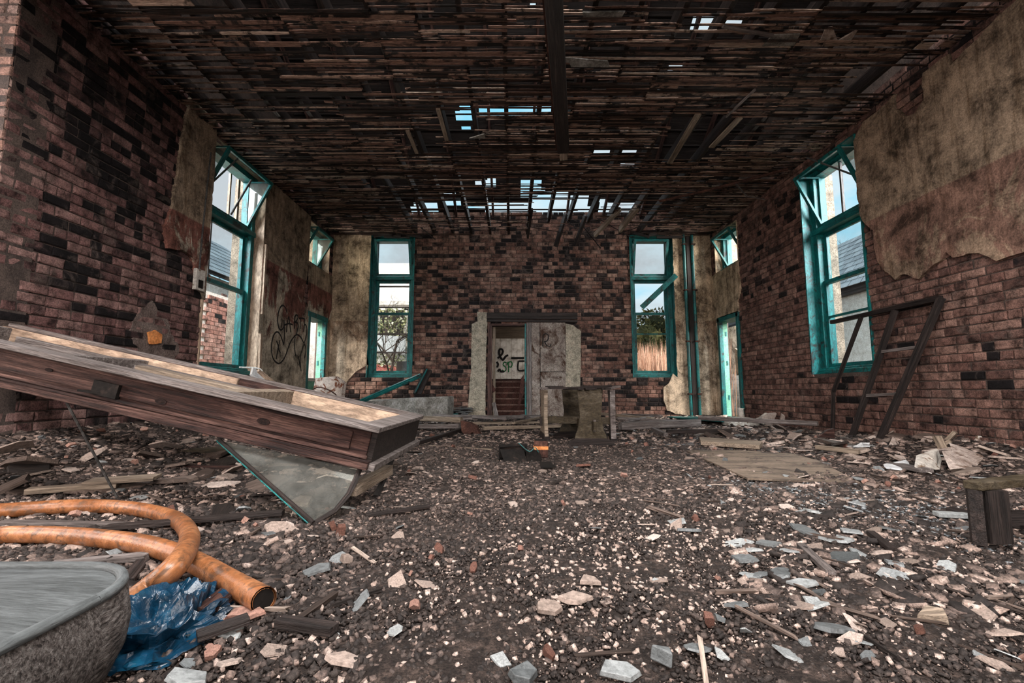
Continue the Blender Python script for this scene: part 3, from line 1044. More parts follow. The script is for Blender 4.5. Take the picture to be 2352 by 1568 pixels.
# ------------------------------------------------------------------ roof over the ceiling (slopes up from the end wall), with holes
ROOF = root('roof', (0.2, 5.0, 4.4), label='slate roof seen from below through gaps in the ceiling', kind='structure')
EAVE_Z, RIDGE_Y, SLOPE = 4.46, 4.4, 0.52
roof_z = lambda yy: EAVE_Z + SLOPE * (YF - max(yy, RIDGE_Y))
SKY = [(1052, 246, 1092, 272), (1098, 246, 1262, 268), (1058, 288, 1076, 300), (1220, 4, 1230, 26), (1584, 20, 1652, 32), (1586, 38, 1640, 70), (1664, 36, 1698, 56), (1654, 70, 1672, 80),
       (1540, 150, 1575, 158), (1512, 206, 1530, 232), (1364, 345, 1402, 354), (1424, 348, 1464, 358), (1424, 374, 1460, 382), (1812, 330, 1842, 342), (1799, 358, 1812, 366), (2018, 148, 2040, 170),
       (1965, 195, 1990, 226), (1924, 240, 1940, 256), (1120, 404, 1140, 414), (1090, 418, 1140, 430), (1198, 412, 1246, 430), (1200, 434, 1250, 460), (1228, 462, 1250, 496), (1246, 442, 1302, 494),
       (1300, 448, 1352, 486), (1374, 456, 1400, 498), (1402, 470, 1466, 498), (1116, 464, 1232, 486), (1074, 472, 1110, 484), (1012, 462, 1058, 476), (948, 466, 1002, 494), (1970, 170, 1990, 190),
       (1680, 455, 1702, 470), (1020, 440, 1045, 448), (2210, 4, 2240, 14)]
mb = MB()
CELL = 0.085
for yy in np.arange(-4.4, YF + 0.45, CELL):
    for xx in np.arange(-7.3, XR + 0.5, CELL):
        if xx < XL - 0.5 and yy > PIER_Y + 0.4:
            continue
        if -1.6 < yy < 1.6 and -2.2 < xx < 2.6:  # unseen hole left for the added light from above
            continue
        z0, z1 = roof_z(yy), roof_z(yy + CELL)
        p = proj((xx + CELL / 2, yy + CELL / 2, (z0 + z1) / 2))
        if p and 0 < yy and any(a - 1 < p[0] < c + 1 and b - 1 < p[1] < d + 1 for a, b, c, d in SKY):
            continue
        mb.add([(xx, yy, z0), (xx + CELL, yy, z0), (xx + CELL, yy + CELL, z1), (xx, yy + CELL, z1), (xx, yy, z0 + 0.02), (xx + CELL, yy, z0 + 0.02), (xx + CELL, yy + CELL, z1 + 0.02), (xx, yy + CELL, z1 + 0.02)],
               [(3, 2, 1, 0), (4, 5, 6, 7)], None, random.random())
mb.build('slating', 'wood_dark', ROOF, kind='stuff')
mb = MB()
for k in range(31):
    yy = YF - 0.1 - k * 0.27
    zz = roof_z(yy) - 0.03
    mb.box((XL, yy - 0.012, zz - 0.01), (XR, yy + 0.012, zz + 0.01))
mb.build('slate_batten', 'wood_dark', ROOF, kind='stuff')
for x in JOISTS[::2]:
    mb = MB()
    mb.bar((x + 0.06, YF - 0.02, roof_z(YF) - 0.09), (x + 0.06, RIDGE_Y, roof_z(RIDGE_Y) - 0.09), 0.045, 0.09)
    mb.build('rafter', 'wood_brown', ROOF)
mb = MB()
for sx in (XL - 0.45, XR + 0.30):     # closing walls of the roof space
    mb.prism([(sx, -4.4, 4.2), (sx, YF + 0.4, 4.2), (sx, YF + 0.4, roof_z(YF + 0.4)), (sx, RIDGE_Y, roof_z(RIDGE_Y)), (sx, -4.4, roof_z(-4.4))], (0.15, 0, 0))
mb.build('gable_wall', 'mortar', ROOF)

# ------------------------------------------------------------------ windows
def wbar(mb, wall, a, b, wd, n0, n1):
    """bar in the wall plane from (u,w) a to b, wd wide, from depth n0 to n1"""
    (u0, w0), (u1, w1) = a, b
    d = Vector((u1 - u0, w1 - w0)).normalized()
    s = Vector((-d.y, d.x)) * (wd / 2)
    pts = [wall.P(u0 + s.x, w0 + s.y, n0), wall.P(u1 + s.x, w1 + s.y, n0), wall.P(u1 - s.x, w1 - s.y, n0), wall.P(u0 - s.x, w0 - s.y, n0)]
    off = wall.N * (n1 - n0)
    L = math.hypot(u1 - u0, w1 - w0)
    o = random.random() * 9
    ls = [(o, wd, 0), (o + L, wd, 0), (o + L, 0, 0), (o, 0, 0)]
    ls = ls + [(x, y_, abs(n1 - n0)) for x, y_, z in ls]
    vs = pts + [p + off for p in pts]
    mb.add(vs, [(0, 1, 2, 3), (7, 6, 5, 4), (0, 4, 5, 1), (1, 5, 6, 2), (2, 6, 7, 3), (3, 7, 4, 0)], ls)


def sash(wall, parent, u0, u1, w0, w1, n, mat, bars=(), name='sash', wd=0.055, th=0.035, glass='glass_clear', vbars=(), bar_mat=None, pane=True):
    mb = MB()
    wbar(mb, wall, (u0 + wd / 2, w0), (u0 + wd / 2, w1), wd, n, n + th)
    wbar(mb, wall, (u1 - wd / 2, w0), (u1 - wd / 2, w1), wd, n, n + th)
    wbar(mb, wall, (u0 + wd, w0 + wd / 2), (u1 - wd, w0 + wd / 2), wd, n, n + th)
    wbar(mb, wall, (u0 + wd, w1 - wd / 2), (u1 - wd, w1 - wd / 2), wd, n, n + th)
    s = mb.build(name, mat, parent)
    for w in bars:
        mb = MB()
        wbar(mb, wall, (u0 + wd, w), (u1 - wd, w), 0.030, n + 0.004, n + th)
        mb.build('glazing_bar', bar_mat or mat, s)
    for u in vbars:
        mb = MB()
        wbar(mb, wall, (u, w0 + wd), (u, w1 - wd), 0.028, n + 0.004, n + th)
        mb.build('glazing_bar', bar_mat or mat, s)
    if pane:
        mb = MB()
        p, q = wall.P(u0 + wd, w0 + wd, n + 0.010), wall.P(u1 - wd, w1 - wd, n + 0.014)
        mb.box(p, q)
        mb.build('pane', glass, s)
    return s


def hopper(wall, parent, u0, u1, w0, w1, n, lean, mat, glass='glass_dirty', pane=True, broken_cheek=()):
    """ventilator light hinged at its foot and leaning into the room, with a triangular glazed cheek at each side"""
    wd = 0.05
    P = lambda u, t, d=0.0: wall.P(u, w0 + (w1 - w0) * t, n + lean * t + d)
    mb = MB()
    up = wall.N
    for a, b in (((u0, 0), (u0, 1)), ((u1, 0), (u1, 1)), ((u0, 0.03), (u1, 0.03)), ((u0, 0.97), (u1, 0.97))):
        mb.bar(P(*a), P(*b), wd, 0.03, up)
    s = mb.build('hopper_light', mat, parent)
    if pane:
        mb = MB()
        mb.prism([P(u0 + 0.02, 0.05), P(u1 - 0.02, 0.05), P(u1 - 0.02, 0.95), P(u0 + 0.02, 0.95)], wall.N * 0.004)
        mb.build('pane', glass, s)
    for k, u in enumerate((u0, u1)):
        mb = MB()
        a, b, c = wall.P(u, w0, n), wall.P(u, w1, n + lean), wall.P(u, w1, n)
        for p, q in ((a, b), (b, c), (c, a)):
            mb.bar(p, q, 0.022, 0.022, wall.U)
        ck = mb.build('cheek_frame', mat, parent)
        if k not in broken_cheek:
            mb = MB()
            mb.prism([a, b, c], wall.U * 0.004)
            mb.build('cheek_pane', 'glass_dirty', ck)
    return s


def window(num, wall, op, trans, meet, frame_mat, inner_mat, label, lean=0.34, lower_bars=(), upper_bars=(), upper_v=(), n=-0.24, pane=True, glass='glass_clear', head=True, broken=(), hop_pane=True, bars_mat=None):
    u0, u1, w0, w1 = op
    W = root('window_%d' % num, wall.P((u0 + u1) / 2, w0, n), label, None, None, 'structure')
    fr = 0.085
    for u in (u0 + fr / 2, u1 - fr / 2):
        mb = MB()
        wbar(mb, wall, (u, w0), (u, w1), fr, n - 0.07, n + 0.11)
        mb.build('frame_jamb', frame_mat, W, bevel=0.006)
    mb = MB()
    wbar(mb, wall, (u0, w1 - 0.04), (u1, w1 - 0.04), 0.08, n - 0.07, n + 0.10)
    mb.build('frame_head', frame_mat, W)
    mb = MB()
    wbar(mb, wall, (u0 - 0.02, w0 + 0.03), (u1 + 0.02, w0 + 0.03), 0.06, n - 0.10, n + 0.17)
    wbar(mb, wall, (u0 - 0.02, w0 + 0.075), (u1 + 0.02, w0 + 0.075), 0.03, n - 0.08, n + 0.13)
    mb.build('sill', frame_mat, W, bevel=0.006)
    if trans:
        mb = MB()
        wbar(mb, wall, (u0, trans), (u1, trans), 0.075, n - 0.05, n + 0.13)
        wbar(mb, wall, (u0, trans + 0.05), (u1, trans + 0.05), 0.03, n - 0.05, n + 0.09)
        mb.build('transom', frame_mat, W, bevel=0.006)
    a, b = u0 + fr, u1 - fr
    if meet:
        sash(wall, W, a, b, meet, trans - 0.035, n - 0.02, inner_mat, upper_bars, 'upper_sash', vbars=upper_v, pane=pane, glass=glass, bar_mat=bars_mat)
        sash(wall, W, a, b, w0 + 0.09, meet + 0.05, n + 0.03, inner_mat, lower_bars, 'lower_sash', pane=pane, glass=glass, bar_mat=bars_mat)
    lo = (trans + 0.065) if trans else w0 + 0.09
    hopper(wall, W, a + 0.02, b - 0.02, lo, w1 - 0.09, n + 0.03, lean, inner_mat if trans is None else frame_mat, glass='glass_clear' if wall is W_END else 'glass_dirty', broken_cheek=broken, pane=hop_pane)
    return W


WIN1 = window(1, W_WEST, OP_W_WIN, 2.98, 2.04, 'teal', 'teal', 'tall teal sash window in the left wall with its top light leaning in', lean=0.36, upper_v=(6.00,), bars_mat='wood_grey', broken=(), hop_pane=False)
WIN2 = window(2, W_EAST, OP_E_WIN, 2.88, 2.10, 'teal', 'teal', 'tall teal sash window in the right wall behind the ladder-like frame', lean=0.36, lower_bars=(1.62,), broken=(1,), bars_mat='teal', hop_pane=False)
WIN3 = window(3, W_END, OP_F_WIN_L, 3.02, 2.22, 'teal', 'teal', 'teal sash window in the end wall left of the doorway', lean=0.24, lower_bars=(1.40, 1.80), upper_bars=(2.40, 2.86), bars_mat='wood_grey', glass='glass_clear')
WIN4 = window(4, W_END, OP_F_WIN_R, 3.02, 2.22, 'teal', 'teal', 'teal sash window in the end wall right of the doorway, a plank across it', lean=0.24, lower_bars=(1.80,), pane=False)
WIN5 = window(5, W_WEST, OP_W_FAN, None, None, 'teal', 'teal', 'small teal hopper window above the left corner door', lean=0.34)
WIN6 = window(6, W_EAST, OP_E_FAN, None, None, 'teal', 'teal', 'small teal hopper window above the right corner door', lean=0.34, broken=(0, 1), hop_pane=False)

# plastered inner reveals and stone outer reveals
for wl_, wall, op, m_in in ((WALL_W, W_WEST, OP_W_WIN, 'cream_paint'), (WALL_E, W_EAST, OP_E_WIN, 'teal'), (WALL_F, W_END, OP_F_WIN_L, 'teal'), (WALL_F, W_END, OP_F_WIN_R, 'teal'),
                            (WALL_W, W_WEST, OP_W_FAN, 'cream_paint'), (WALL_E, W_EAST, OP_E_FAN, 'plaster_end')):
    u0, u1, w0, w1 = op
    thick = 0.42 if wall is W_END else 0.48
    for u, s in ((u0, -1), (u1, 1)):
        mb = MB()
        wbar(mb, wall, (u + s * 0.006, w0), (u + s * 0.006, w1), 0.02, -0.13, 0.016)
        mb.build('reveal', m_in, wl_)
        mb = MB()
        wbar(mb, wall, (u + s * 0.03, w0), (u + s * 0.03, w1), 0.12, -0.46, -0.315)
        mb.build('stone_reveal', 'stone_jamb', wl_)
    mb = MB()
    wbar(mb, wall, (u0, w1 + 0.006), (u1, w1 + 0.006), 0.02, -0.13, 0.016)
    mb.build('reveal', m_in, wl_)
# bright inner white staff beads by the big windows (peeled paint strips on the reveal edges)
mb = MB()
mb.bar(W_WEST.P(6.90, 0.80, 0.035), W_WEST.P(6.88, 1.45, 0.035), 0.05, 0.05, (0, 1, 0))
mb.bar(W_WEST.P(6.89, 1.75, 0.03), W_WEST.P(6.89, 2.85, 0.03), 0.045, 0.04, (0, 1, 0))
mb.build('corner_bead', 'cream_paint', WALL_W)

# pole rods of the hopper openers
mb = MB()
mb.tube([W_WEST.P(6.02, 3.9, 0.16), W_WEST.P(5.66, 3.2, -0.1)], 0.012, 6)
mb.tube([W_WEST.P(6.30, 3.62, 0.10), W_WEST.P(6.20, 3.06, -0.1)], 0.014, 6)
mb.build('opener_rod', 'wire', WIN1)
mb = MB()
mb.tube([W_EAST.P(6.0, 3.80, 0.22), W_EAST.P(5.45, 3.22, -0.12)], 0.012, 6)
mb.build('opener_rod', 'wire', WIN2)
mb = MB()
mb.bar(W_EAST.P(5.95, 3.70, -0.20), W_EAST.P(5.95, 2.94, -0.20), 0.03, 0.03, (1, 0, 0))
mb.build('glazing_bar', 'wood_grey', WIN2)
mb = MB()
mb.bar(W_WEST.P(6.32, 3.72, -0.22), W_WEST.P(6.32, 3.02, -0.22), 0.03, 0.03, (1, 0, 0))
mb.bar(W_WEST.P(6.52, 3.72, -0.22), W_WEST.P(6.52, 3.02, -0.22), 0.05, 0.03, (1, 0, 0))
mb.build('glazing_bar', 'cream_paint', WIN1)
# shards of glass left in the foot of the end windows
for k, (W_, uu, ww, hh) in enumerate(((WIN4, 2.70, 0.95, 0.16), (WIN4, 2.82, 0.95, 0.10), (WIN3, -2.40, 0.95, 0.2), (WIN3, -2.32, 1.25, 0.3))):
    mb = MB()
    mb.prism([W_END.P(uu, ww, -0.2), W_END.P(uu + 0.16, ww, -0.2), W_END.P(uu + 0.03, ww + hh, -0.2)], (0, 0.004, 0))
    mb.build('broken_pane', 'glass_dirty', W_)
# torn boards over the heads of the end windows
for W_, u0, u1, s in ((WIN3, -3.1, -2.1, 21), (WIN4, 2.55, 3.45, 22)):
    r = random.Random(s)
    mb = MB()
    for k in range(7):
        a = r.uniform(u0, u1 - 0.3)
        mb.bar(W_END.P(a, 3.88 + r.uniform(-0.02, 0.10), 0.06 + r.uniform(0, 0.06)), W_END.P(a + r.uniform(0.25, 0.6), 3.90 + r.uniform(-0.05, 0.10), 0.06 + r.uniform(0, 0.12)), 0.03, 0.05)
    mb.build('torn_board', 'wood_dark', W_)

# ------------------------------------------------------------------ corner doors
def corner_door(num, wall, op, label, sgn):
    u0, u1, w0, w1 = op[0], 9.38, op[2], op[3]
    D = root('door_%d' % num, wall.P((u0 + u1) / 2, 0.0, -0.1), label, None, None, 'structure')
    for u in (u0 + 0.04, u1 - 0.04):
        mb = MB()
        wbar(mb, wall, (u, 0.0), (u, w1), 0.08, -0.05, 0.03)
        mb.build('door_jamb', 'teal', D, bevel=0.005)
    mb = MB()
    wbar(mb, wall, (u0 - 0.03, w1 - 0.02), (u1 + 0.03, w1 - 0.02), 0.10, -0.30, 0.03)
    mb.build('door_head', 'teal', D, bevel=0.005)
    # deep mint-painted lining on the far side, and for the left door the low panel of the leaf behind it
    mb = MB()
    wbar(mb, wall, (u1 - 0.03, 0.0), (u1 - 0.03, w1 - 0.04), 0.06, -0.15, -0.05)
    mb2 = MB()
    mb2.prism([wall.P(a, b, -0.06) for a, b in ((u1, -0.05), (9.6, -0.05), (9.6, w1 + 0.02), (u1, w1 + 0.02))], wall.N * 0.08)
    mb2.build('corner_plaster', 'plaster_end', D)
    ln = mb.build('door_lining', 'mint', D, bevel=0.004)
    mb = MB()
    for zz in (0.4, 1.1, 1.7):
        wbar(mb, wall, (u1 - 0.062, zz), (u1 - 0.062, zz + 0.09), 0.012, -0.13, -0.10)
    mb.build('hinge', 'teal', ln)
    if num == 1:
        mb = MB()
        wbar(mb, wall, (u0 + 0.05, 0.40), (u1 - 0.06, 0.40), 0.80, -0.15, -0.11)
        lf = mb.build('door_panel', 'mint', D)
        mb = MB()
        wbar(mb, wall, (u0 + 0.05, 0.80), (u1 - 0.06, 0.80), 0.06, -0.16, -0.09)
        mb.build('lock_rail', 'white_paint', lf)
    return D


corner_door(1, W_WEST, OP_W_DOOR, 'left corner doorway with teal frame and mint green door standing open', 1)
corner_door(2, W_EAST, OP_E_DOOR, 'right corner doorway with teal frame and mint green door standing open', -1)

# ------------------------------------------------------------------ centre doorway, lintel, boarded panel
D3 = root('door_3', (-0.1, YF, 0), 'centre doorway with rotten lintel, brown jamb and a teal edge', None, None, 'structure')
mb = MB()
for k in range(3):
    p, q = aty(1118, 722 + k * 7, YF - 0.03), aty(1326, 722 + k * 8, YF - 0.03)
    mb.bar(p, q, 0.08, 0.07 - k * 0.012)
mb.build('lintel', 'wood_dark', D3)
for u, w_, m in ((-0.47, 0.085, 'wood_brown'), (-0.385, 0.05, 'wood_pale')):
    mb = MB()
    wbar(mb, W_END, (u, 0.0), (u, 2.0), w_, -0.36 if m == 'wood_pale' else -0.15, -0.16 if m == 'wood_pale' else 0.03)
    mb.build('door_jamb', m, D3)
mb = MB()
wbar(mb, W_END, (0.285, 0.0), (0.285, 2.0), 0.03, -0.20, 0.035)
mb.build('door_jamb', 'teal', D3)['label'] = 'bright teal edge strip of the doorway'
mb = MB()
wbar(mb, W_END, (-0.5, 1.975), (0.3, 1.975), 0.05, -0.15, 0.02)
mb.build('door_head', 'wood_brown', D3)
mb = MB()
wbar(mb, W_END, (0.36, 0.0), (0.36, 2.02), 0.10, -0.02, 0.05)
mb.build('door_post', 'wood_grey', D3)
mb = MB()
wbar(mb, W_END, (0.50, 0.02), (0.50, 2.02), 0.17, -0.02, 0.03)
mb.build('door_board', 'panel_grey', D3)
BP = root('boarded_panel', (0.85, YF, 0), 'stained grey boarding with a black letter R right of the centre doorway', 'panel')
mb = MB()
mb.box((0.60, YF - 0.040, 0.98), (1.13, YF - 0.014, 2.02))
mb.build('board', 'panel_grey', BP)
mb = MB()
mb.box((0.60, YF - 0.036, 0.05), (1.13, YF - 0.014, 0.97))
mb.build('board', 'panel_grey', BP)


def ink(pts_list, fn, r, mat, name, parent, nrm):
    mb = MB()
    for pts in pts_list:
        P3 = [fn(x, y) for x, y in pts]
        # smooth the drawn stroke
        sm = []
        n = len(P3)
        for i in range(n - 1):
            p0, p1, p2, p3 = P3[max(i - 1, 0)], P3[i], P3[i + 1], P3[min(i + 2, n - 1)]
            for k in range(5):
                t = k / 5
                sm.append(0.5 * ((2 * p1) + (p2 - p0) * t + (2 * p0 - 5 * p1 + 4 * p2 - p3) * t * t + (3 * p1 - p0 - 3 * p2 + p3) * t ** 3))
        sm.append(P3[-1])
        mb.tube(sm, r, 6, flat=Vector(nrm))
    return mb.build(name, mat, parent)


ink([[(1248, 768), (1247, 780), (1247, 796)], [(1247, 770), (1254, 766), (1260, 772), (1257, 782), (1249, 785)], [(1251, 785), (1256, 793), (1263, 795), (1266, 790)]],
    lambda x, y: aty(x, y, YF - 0.043), 0.012, 'black_ink', 'letter_r', BP, (0, 1, 0))

# graffiti on the left plaster (traced from the strokes in the photo, scaled back to photo pixels)
gz_ = lambda x, y: atx(590 + x / 6.03, 660 + y / 6.03, XL + 0.022)
ink([[(418, 345), (400, 290), (365, 250), (325, 275), (295, 370), (290, 480), (310, 570), (345, 585), (372, 540), (376, 455)], [(376, 450), (380, 560), (380, 680), (372, 790), (350, 720), (315, 640), (275, 615), (235, 660), (205, 770), (205, 900), (235, 1000), (300, 1052), (360, 1010), (410, 910), (450, 790), (500, 700), (550, 655), (600, 680), (640, 750), (680, 850), (660, 980)],
     [(408, 620), (420, 510), (440, 405), (455, 500), (468, 620)], [(385, 520), (440, 500), (495, 515)], [(520, 570), (518, 480), (522, 410)], [(520, 415), (548, 378), (568, 410), (550, 460), (525, 480), (560, 490), (570, 540), (545, 650)],
     [(588, 428), (620, 425), (662, 435)], [(608, 430), (602, 500), (600, 575)], [(662, 440), (656, 540), (648, 620)], [(650, 530), (672, 515), (690, 560), (685, 660), (650, 790), (615, 900), (600, 1000), (612, 1160)], [(530, 680), (522, 820), (535, 945)],
     [(318, 730), (295, 840), (268, 990)], [(272, 740), (290, 790), (305, 860), (325, 905)], [(575, 950), (590, 1040), (605, 1110)]],
    gz_, 0.015, 'black_ink', 'graffiti', WALL_W, (1, 0, 0))

# ------------------------------------------------------------------ room seen through the centre doorway
mb = MB()
mb.box((-1.6, 12.2, 0.8), (1.6, 12.35, 2.2))
TILED = mb.build('wall_tiled', 'tile_white', kind='structure', label='white tiled wall with scrawled letters seen through the centre doorway')
mb = MB()
mb.prism([(-1.6, YF + 0.42, 2.5), (1.6, YF + 0.42, 2.5), (1.6, 12.3, 1.95), (-1.6, 12.3, 1.95)], (0, 0, 0.06))
mb.build('ceiling_beyond', 'wood_pale', kind='structure', label='sloping boarded ceiling beyond the centre doorway')
mb = MB()
mb.box((-1.6, 10.9, 0.78), (1.6, 12.3, 0.86))
mb.build('floor_beyond', 'wood_brown', kind='structure', label='raised landing beyond the centre doorway')
mb = MB()
mb.box((-1.75, YF + 0.42, 0), (-1.6, 12.35, 2.5))
mb.build('wall_beyond', 'white_paint', kind='structure', label='side wall of the space beyond the centre doorway')
gt = lambda x, y: aty(1040 + x / 5.406, 690 + y / 5.406, 12.18)
ink([[(668, 775), (640, 765), (625, 800), (655, 825), (660, 860), (635, 880), (612, 860)], [(672, 800), (690, 765), (692, 890)], [(690, 770), (720, 758), (738, 785), (725, 825), (700, 820)], [(740, 870), (744, 872)]], gt, 0.016, 'green_ink', 'letters_sp', TILED, (0, 1, 0))
ink([[(555, 715), (590, 690), (622, 640), (610, 605), (580, 610), (575, 660), (600, 715), (625, 735), (660, 690), (690, 680)], [(725, 710), (760, 712), (885, 712)], [(545, 760), (562, 790), (550, 830)], [(560, 880), (580, 855), (600, 880), (640, 878)]], gt, 0.028, 'black_ink', 'scrawl', TILED, (0, 1, 0))
ink([[(815, 752), (812, 862), (890, 866)], [(815, 752), (890, 752)]], gt, 0.022, 'black_ink', 'tile_border', TILED, (0, 1, 0))
area('daylight_room_beyond', (1.5, 11.2, 2.1), (-0.2, 12.2, 1.4), (0.5, 0.6), 16, (1.0, 0.93, 0.86))

STAIR = root('stair_flight', (-0.1, YF + 0.5, 0), 'flight of dark red steps behind the centre doorway', 'stairs')
for k in range(6):
    z0 = 0.02 + k * 0.13
    mb = MB()
    mb.box((-0.62, YF + 0.46 + k * 0.16, z0), (0.42, YF + 0.66 + k * 0.16, z0 + 0.105))
    st = mb.build('riser', 'steps_red', STAIR)
    mb = MB()
    mb.box((-0.62, YF + 0.44 + k * 0.16, z0 + 0.105), (0.42, YF + 0.68 + k * 0.16, z0 + 0.13))
    mb.build('tread', 'tread_edge', st)
for pts, lab in (([(1128, 905), (1140, 896), (1126, 875), (1125, 940)], None), ([(1196, 870), (1203, 860), (1203, 905), (1189, 942)], None)):
    mb = MB()
    mb.prism([aty(x, y, YF + 0.15) for x, y in pts], (0, 0.03, 0))
    mb.build('string_board', 'steps_red', STAIR)
mb = MB()
mb.bar(aty(1134, 925, YF + 0.1), aty(1142, 962, YF - 0.1), 0.08, 0.04, (0, 1, 0))
mb.build('fallen_plank', 'wood_grey', label='short grey board leaning in the foot of the centre doorway', cat='plank')

# ------------------------------------------------------------------ outside the windows
mb = MB()
mb.prism([(-45, -30, -0.35), (45, -30, -0.35), (45, 70, -0.35), (-45, 70, -0.35)], (0, 0, 0.1))
mb.build('ground_outside', 'ground_out', kind='structure', label='rough ground around the building')


def slate_roof(parent, A, B, C, D, nu, nv, mat, seed, n_obj=220):
    """slates in courses on the slope A-B (eaves) to D-C (ridge); every slate its own piece"""
    A, B, C, D = map(Vector, (A, B, C, D))
    r = random.Random(seed)
    nrm = (B - A).cross(D - A).normalized()
    if nrm.z < 0:
        nrm = -nrm
    cells = []
    for j in range(nv):
        for i in range(-1, nu + 1):
            o = 0.5 * (j % 2)
            s0, s1 = (i + o) / nu, (i + 1 + o) / nu
            s0, s1 = max(0, s0), min(1, s1)
            if s1 - s0 < 0.2 / nu:
                continue
            t0, t1 = j / nv, (j + 1.35) / nv
            P = lambda s, t: (A * (1 - s) + B * s) * (1 - t) + (D * (1 - s) + C * s) * t
            cells.append([P(s0 + 0.04 / nu, t0) + nrm * 0.035, P(s1 - 0.04 / nu, t0) + nrm * 0.035, P(s1 - 0.04 / nu, min(t1, 1.01)) + nrm * 0.008, P(s0 + 0.04 / nu, min(t1, 1.01)) + nrm * 0.008])
    for q in cells[:n_obj]:
        mb = MB()
        mb.prism(q, nrm * 0.014, r.random())
        mb.build('slate', mat, parent)


# house beyond the right window
HS = root('house', (11.5, 14.5, -0.25), 'white rendered house with a grey slate roof outside the right window', 'house')
mb = MB()
mb.box((10.3, 8.0, -0.25), (13.5, 26.0, 3.55))
mb.build('house_wall', 'render_white', HS)
mb = MB()
for k in range(9):
    mb.box((10.26, 12.25 if k % 2 else 12.35, -0.1 + k * 0.40), (10.32, 12.75, 0.18 + k * 0.40))
mb.build('quoin', 'brick_outside', HS)
mb = MB()
mb.box((10.12, 7.8, 3.46), (10.32, 26.2, 3.58))
mb.build('gutter', 'wood_dark', HS)
mb = MB()
mb.tube([(10.22, 15.6, 3.5), (10.22, 15.6, -0.2)], 0.06, 8)
mb.build('downpipe', 'wood_dark', HS)
mb = MB()
mb.prism([(10.12, 7.8, 3.56), (10.12, 26.2, 3.56), (12.3, 26.2, 5.95), (12.3, 12.9, 5.95)], (0, 0, -0.05))
mb.build('roof_deck', 'wood_dark', HS)
slate_roof(HS, (10.10, 10.4, 3.66), (10.10, 18.4, 3.66), (12.3, 17.2, 6.0), (12.3, 12.9, 6.0), 16, 11, 'roof_slate', 3)

# brick outbuilding beyond the left window
OB_ = root('outbuilding', (-10.5, 13.5, -0.25), 'red brick outbuilding with white panels and a slate roof outside the left window', 'building')
mb = MB()
mb.box((-12.5, 9.0, -0.25), (-9.02, 20.0, 4.0))
mb.build('building_wall', 'render_white', OB_)
W_OUT = Wall((-9.0, 0, 0), (0, 1, 0), (1, 0, 0))
mb = MB()
r = random.Random(3)
zz = -0.2
row = 0
while zz < 4.0:
    yy = 11.0 + (row % 2) * 0.12
    while yy < 19:
        band = (row // 6) % 2
        if not (band and 12.6 < yy < 14.4) or r.random() < 0.12:
            mb.box((-9.03, yy, zz), (-8.985 + r.uniform(-0.006, 0.006), yy + 0.225, zz + 0.075), r.random())
        yy += 0.24
    zz += 0.088
    row += 1
mb.build('brickwork', 'brick_outside', OB_, kind='stuff')
mb = MB()
mb.tube([(-8.88, 15.2, 4.0), (-8.88, 15.2, -0.2)], 0.06, 8)
mb.build('downpipe', 'white_paint', OB_)
mb = MB()
mb.prism([(-8.8, 9.0, 4.0), (-8.8, 20.0, 4.0), (-10.8, 20.0, 5.8), (-10.8, 9.0, 5.8)], (0, 0, -0.05))
mb.build('roof_deck', 'wood_dark', OB_)
slate_roof(OB_, (-8.78, 11.0, 4.04), (-8.78, 18.0, 4.04), (-10.7, 16.5, 5.85), (-10.7, 11.5, 5.85), 16, 9, 'roof_slate', 4)

# brick wall seen through the left corner door, tiled wall through the right one
mb = MB()
mb.box((-6.4, 8.4, -0.2), (-6.2, 13.5, 2.6))
BWO = mb.build('yard_wall', 'render_white', label='low pinkish brick yard wall seen through the left corner doorway', cat='wall')
mb = MB()
r = random.Random(8)
for row in range(30):
    yy = 9.0 + (row % 2) * 0.12
    while yy < 13.2:
        mb.box((-6.22, yy, -0.1 + row * 0.088), (-6.175, yy + 0.225, -0.1 + row * 0.088 + 0.077), r.random())
        yy += 0.24
mb.build('brickwork', 'brick_outside', BWO, kind='stuff')
mb = MB()
mb.box((6.3, 8.9, -0.1), (6.4, 14.5, 1.05))
mb.build('tiled_dado', 'tile_white', label='white tiled wall seen through the right corner doorway', cat='wall')
mb = MB()
mb.box((6.32, 8.9, 1.05), (6.45, 14.5, 2.4))
mb.build('stained_wall', 'plaster_end', label='stained plaster wall above the tiles in the right corner doorway', cat='wall')


_p = (1 + 5 ** 0.5) / 2
ICO = [Vector(v).normalized() for v in ((-1, _p, 0), (1, _p, 0), (-1, -_p, 0), (1, -_p, 0), (0, -1, _p), (0, 1, _p), (0, -1, -_p), (0, 1, -_p), (_p, 0, -1), (_p, 0, 1), (-_p, 0, -1), (-_p, 0, 1))]
ICOF = [(0, 11, 5), (0, 5, 1), (0, 1, 7), (0, 7, 10), (0, 10, 11), (1, 5, 9), (5, 11, 4), (11, 10, 2), (10, 7, 6), (7, 1, 8), (3, 9, 4), (3, 4, 2), (3, 2, 6), (3, 6, 8), (3, 8, 9), (4, 9, 5), (2, 4, 11), (6, 2, 10), (8, 6, 7), (9, 8, 1)]
# ---- trees
def branch(mb, p, d, L, rad, depth, r):
    pts = [p]
    q = p.copy()
    dd = d.normalized()
    n = 4
    for k in range(n):
        dd = (dd + Vector((r.uniform(-.22, .22), r.uniform(-.22, .22), r.uniform(-.12, .2)))).normalized()
        q = q + dd * (L / n)
        pts.append(q.copy())
    mb.tube(pts, [rad * (1 - 0.55 * i / n) for i in range(n + 1)], 5, cap=False)
    if depth:
        for k in range(r.choice((2, 3, 3))):
            i = r.randint(1, n)
            ax = Vector((r.uniform(-1, 1), r.uniform(-1, 1), r.uniform(-0.1, 0.9))).normalized()
            branch(mb, pts[i], (dd * 0.6 + ax * 0.9), L * r.uniform(0.55, 0.8), rad * 0.5, depth - 1, r)


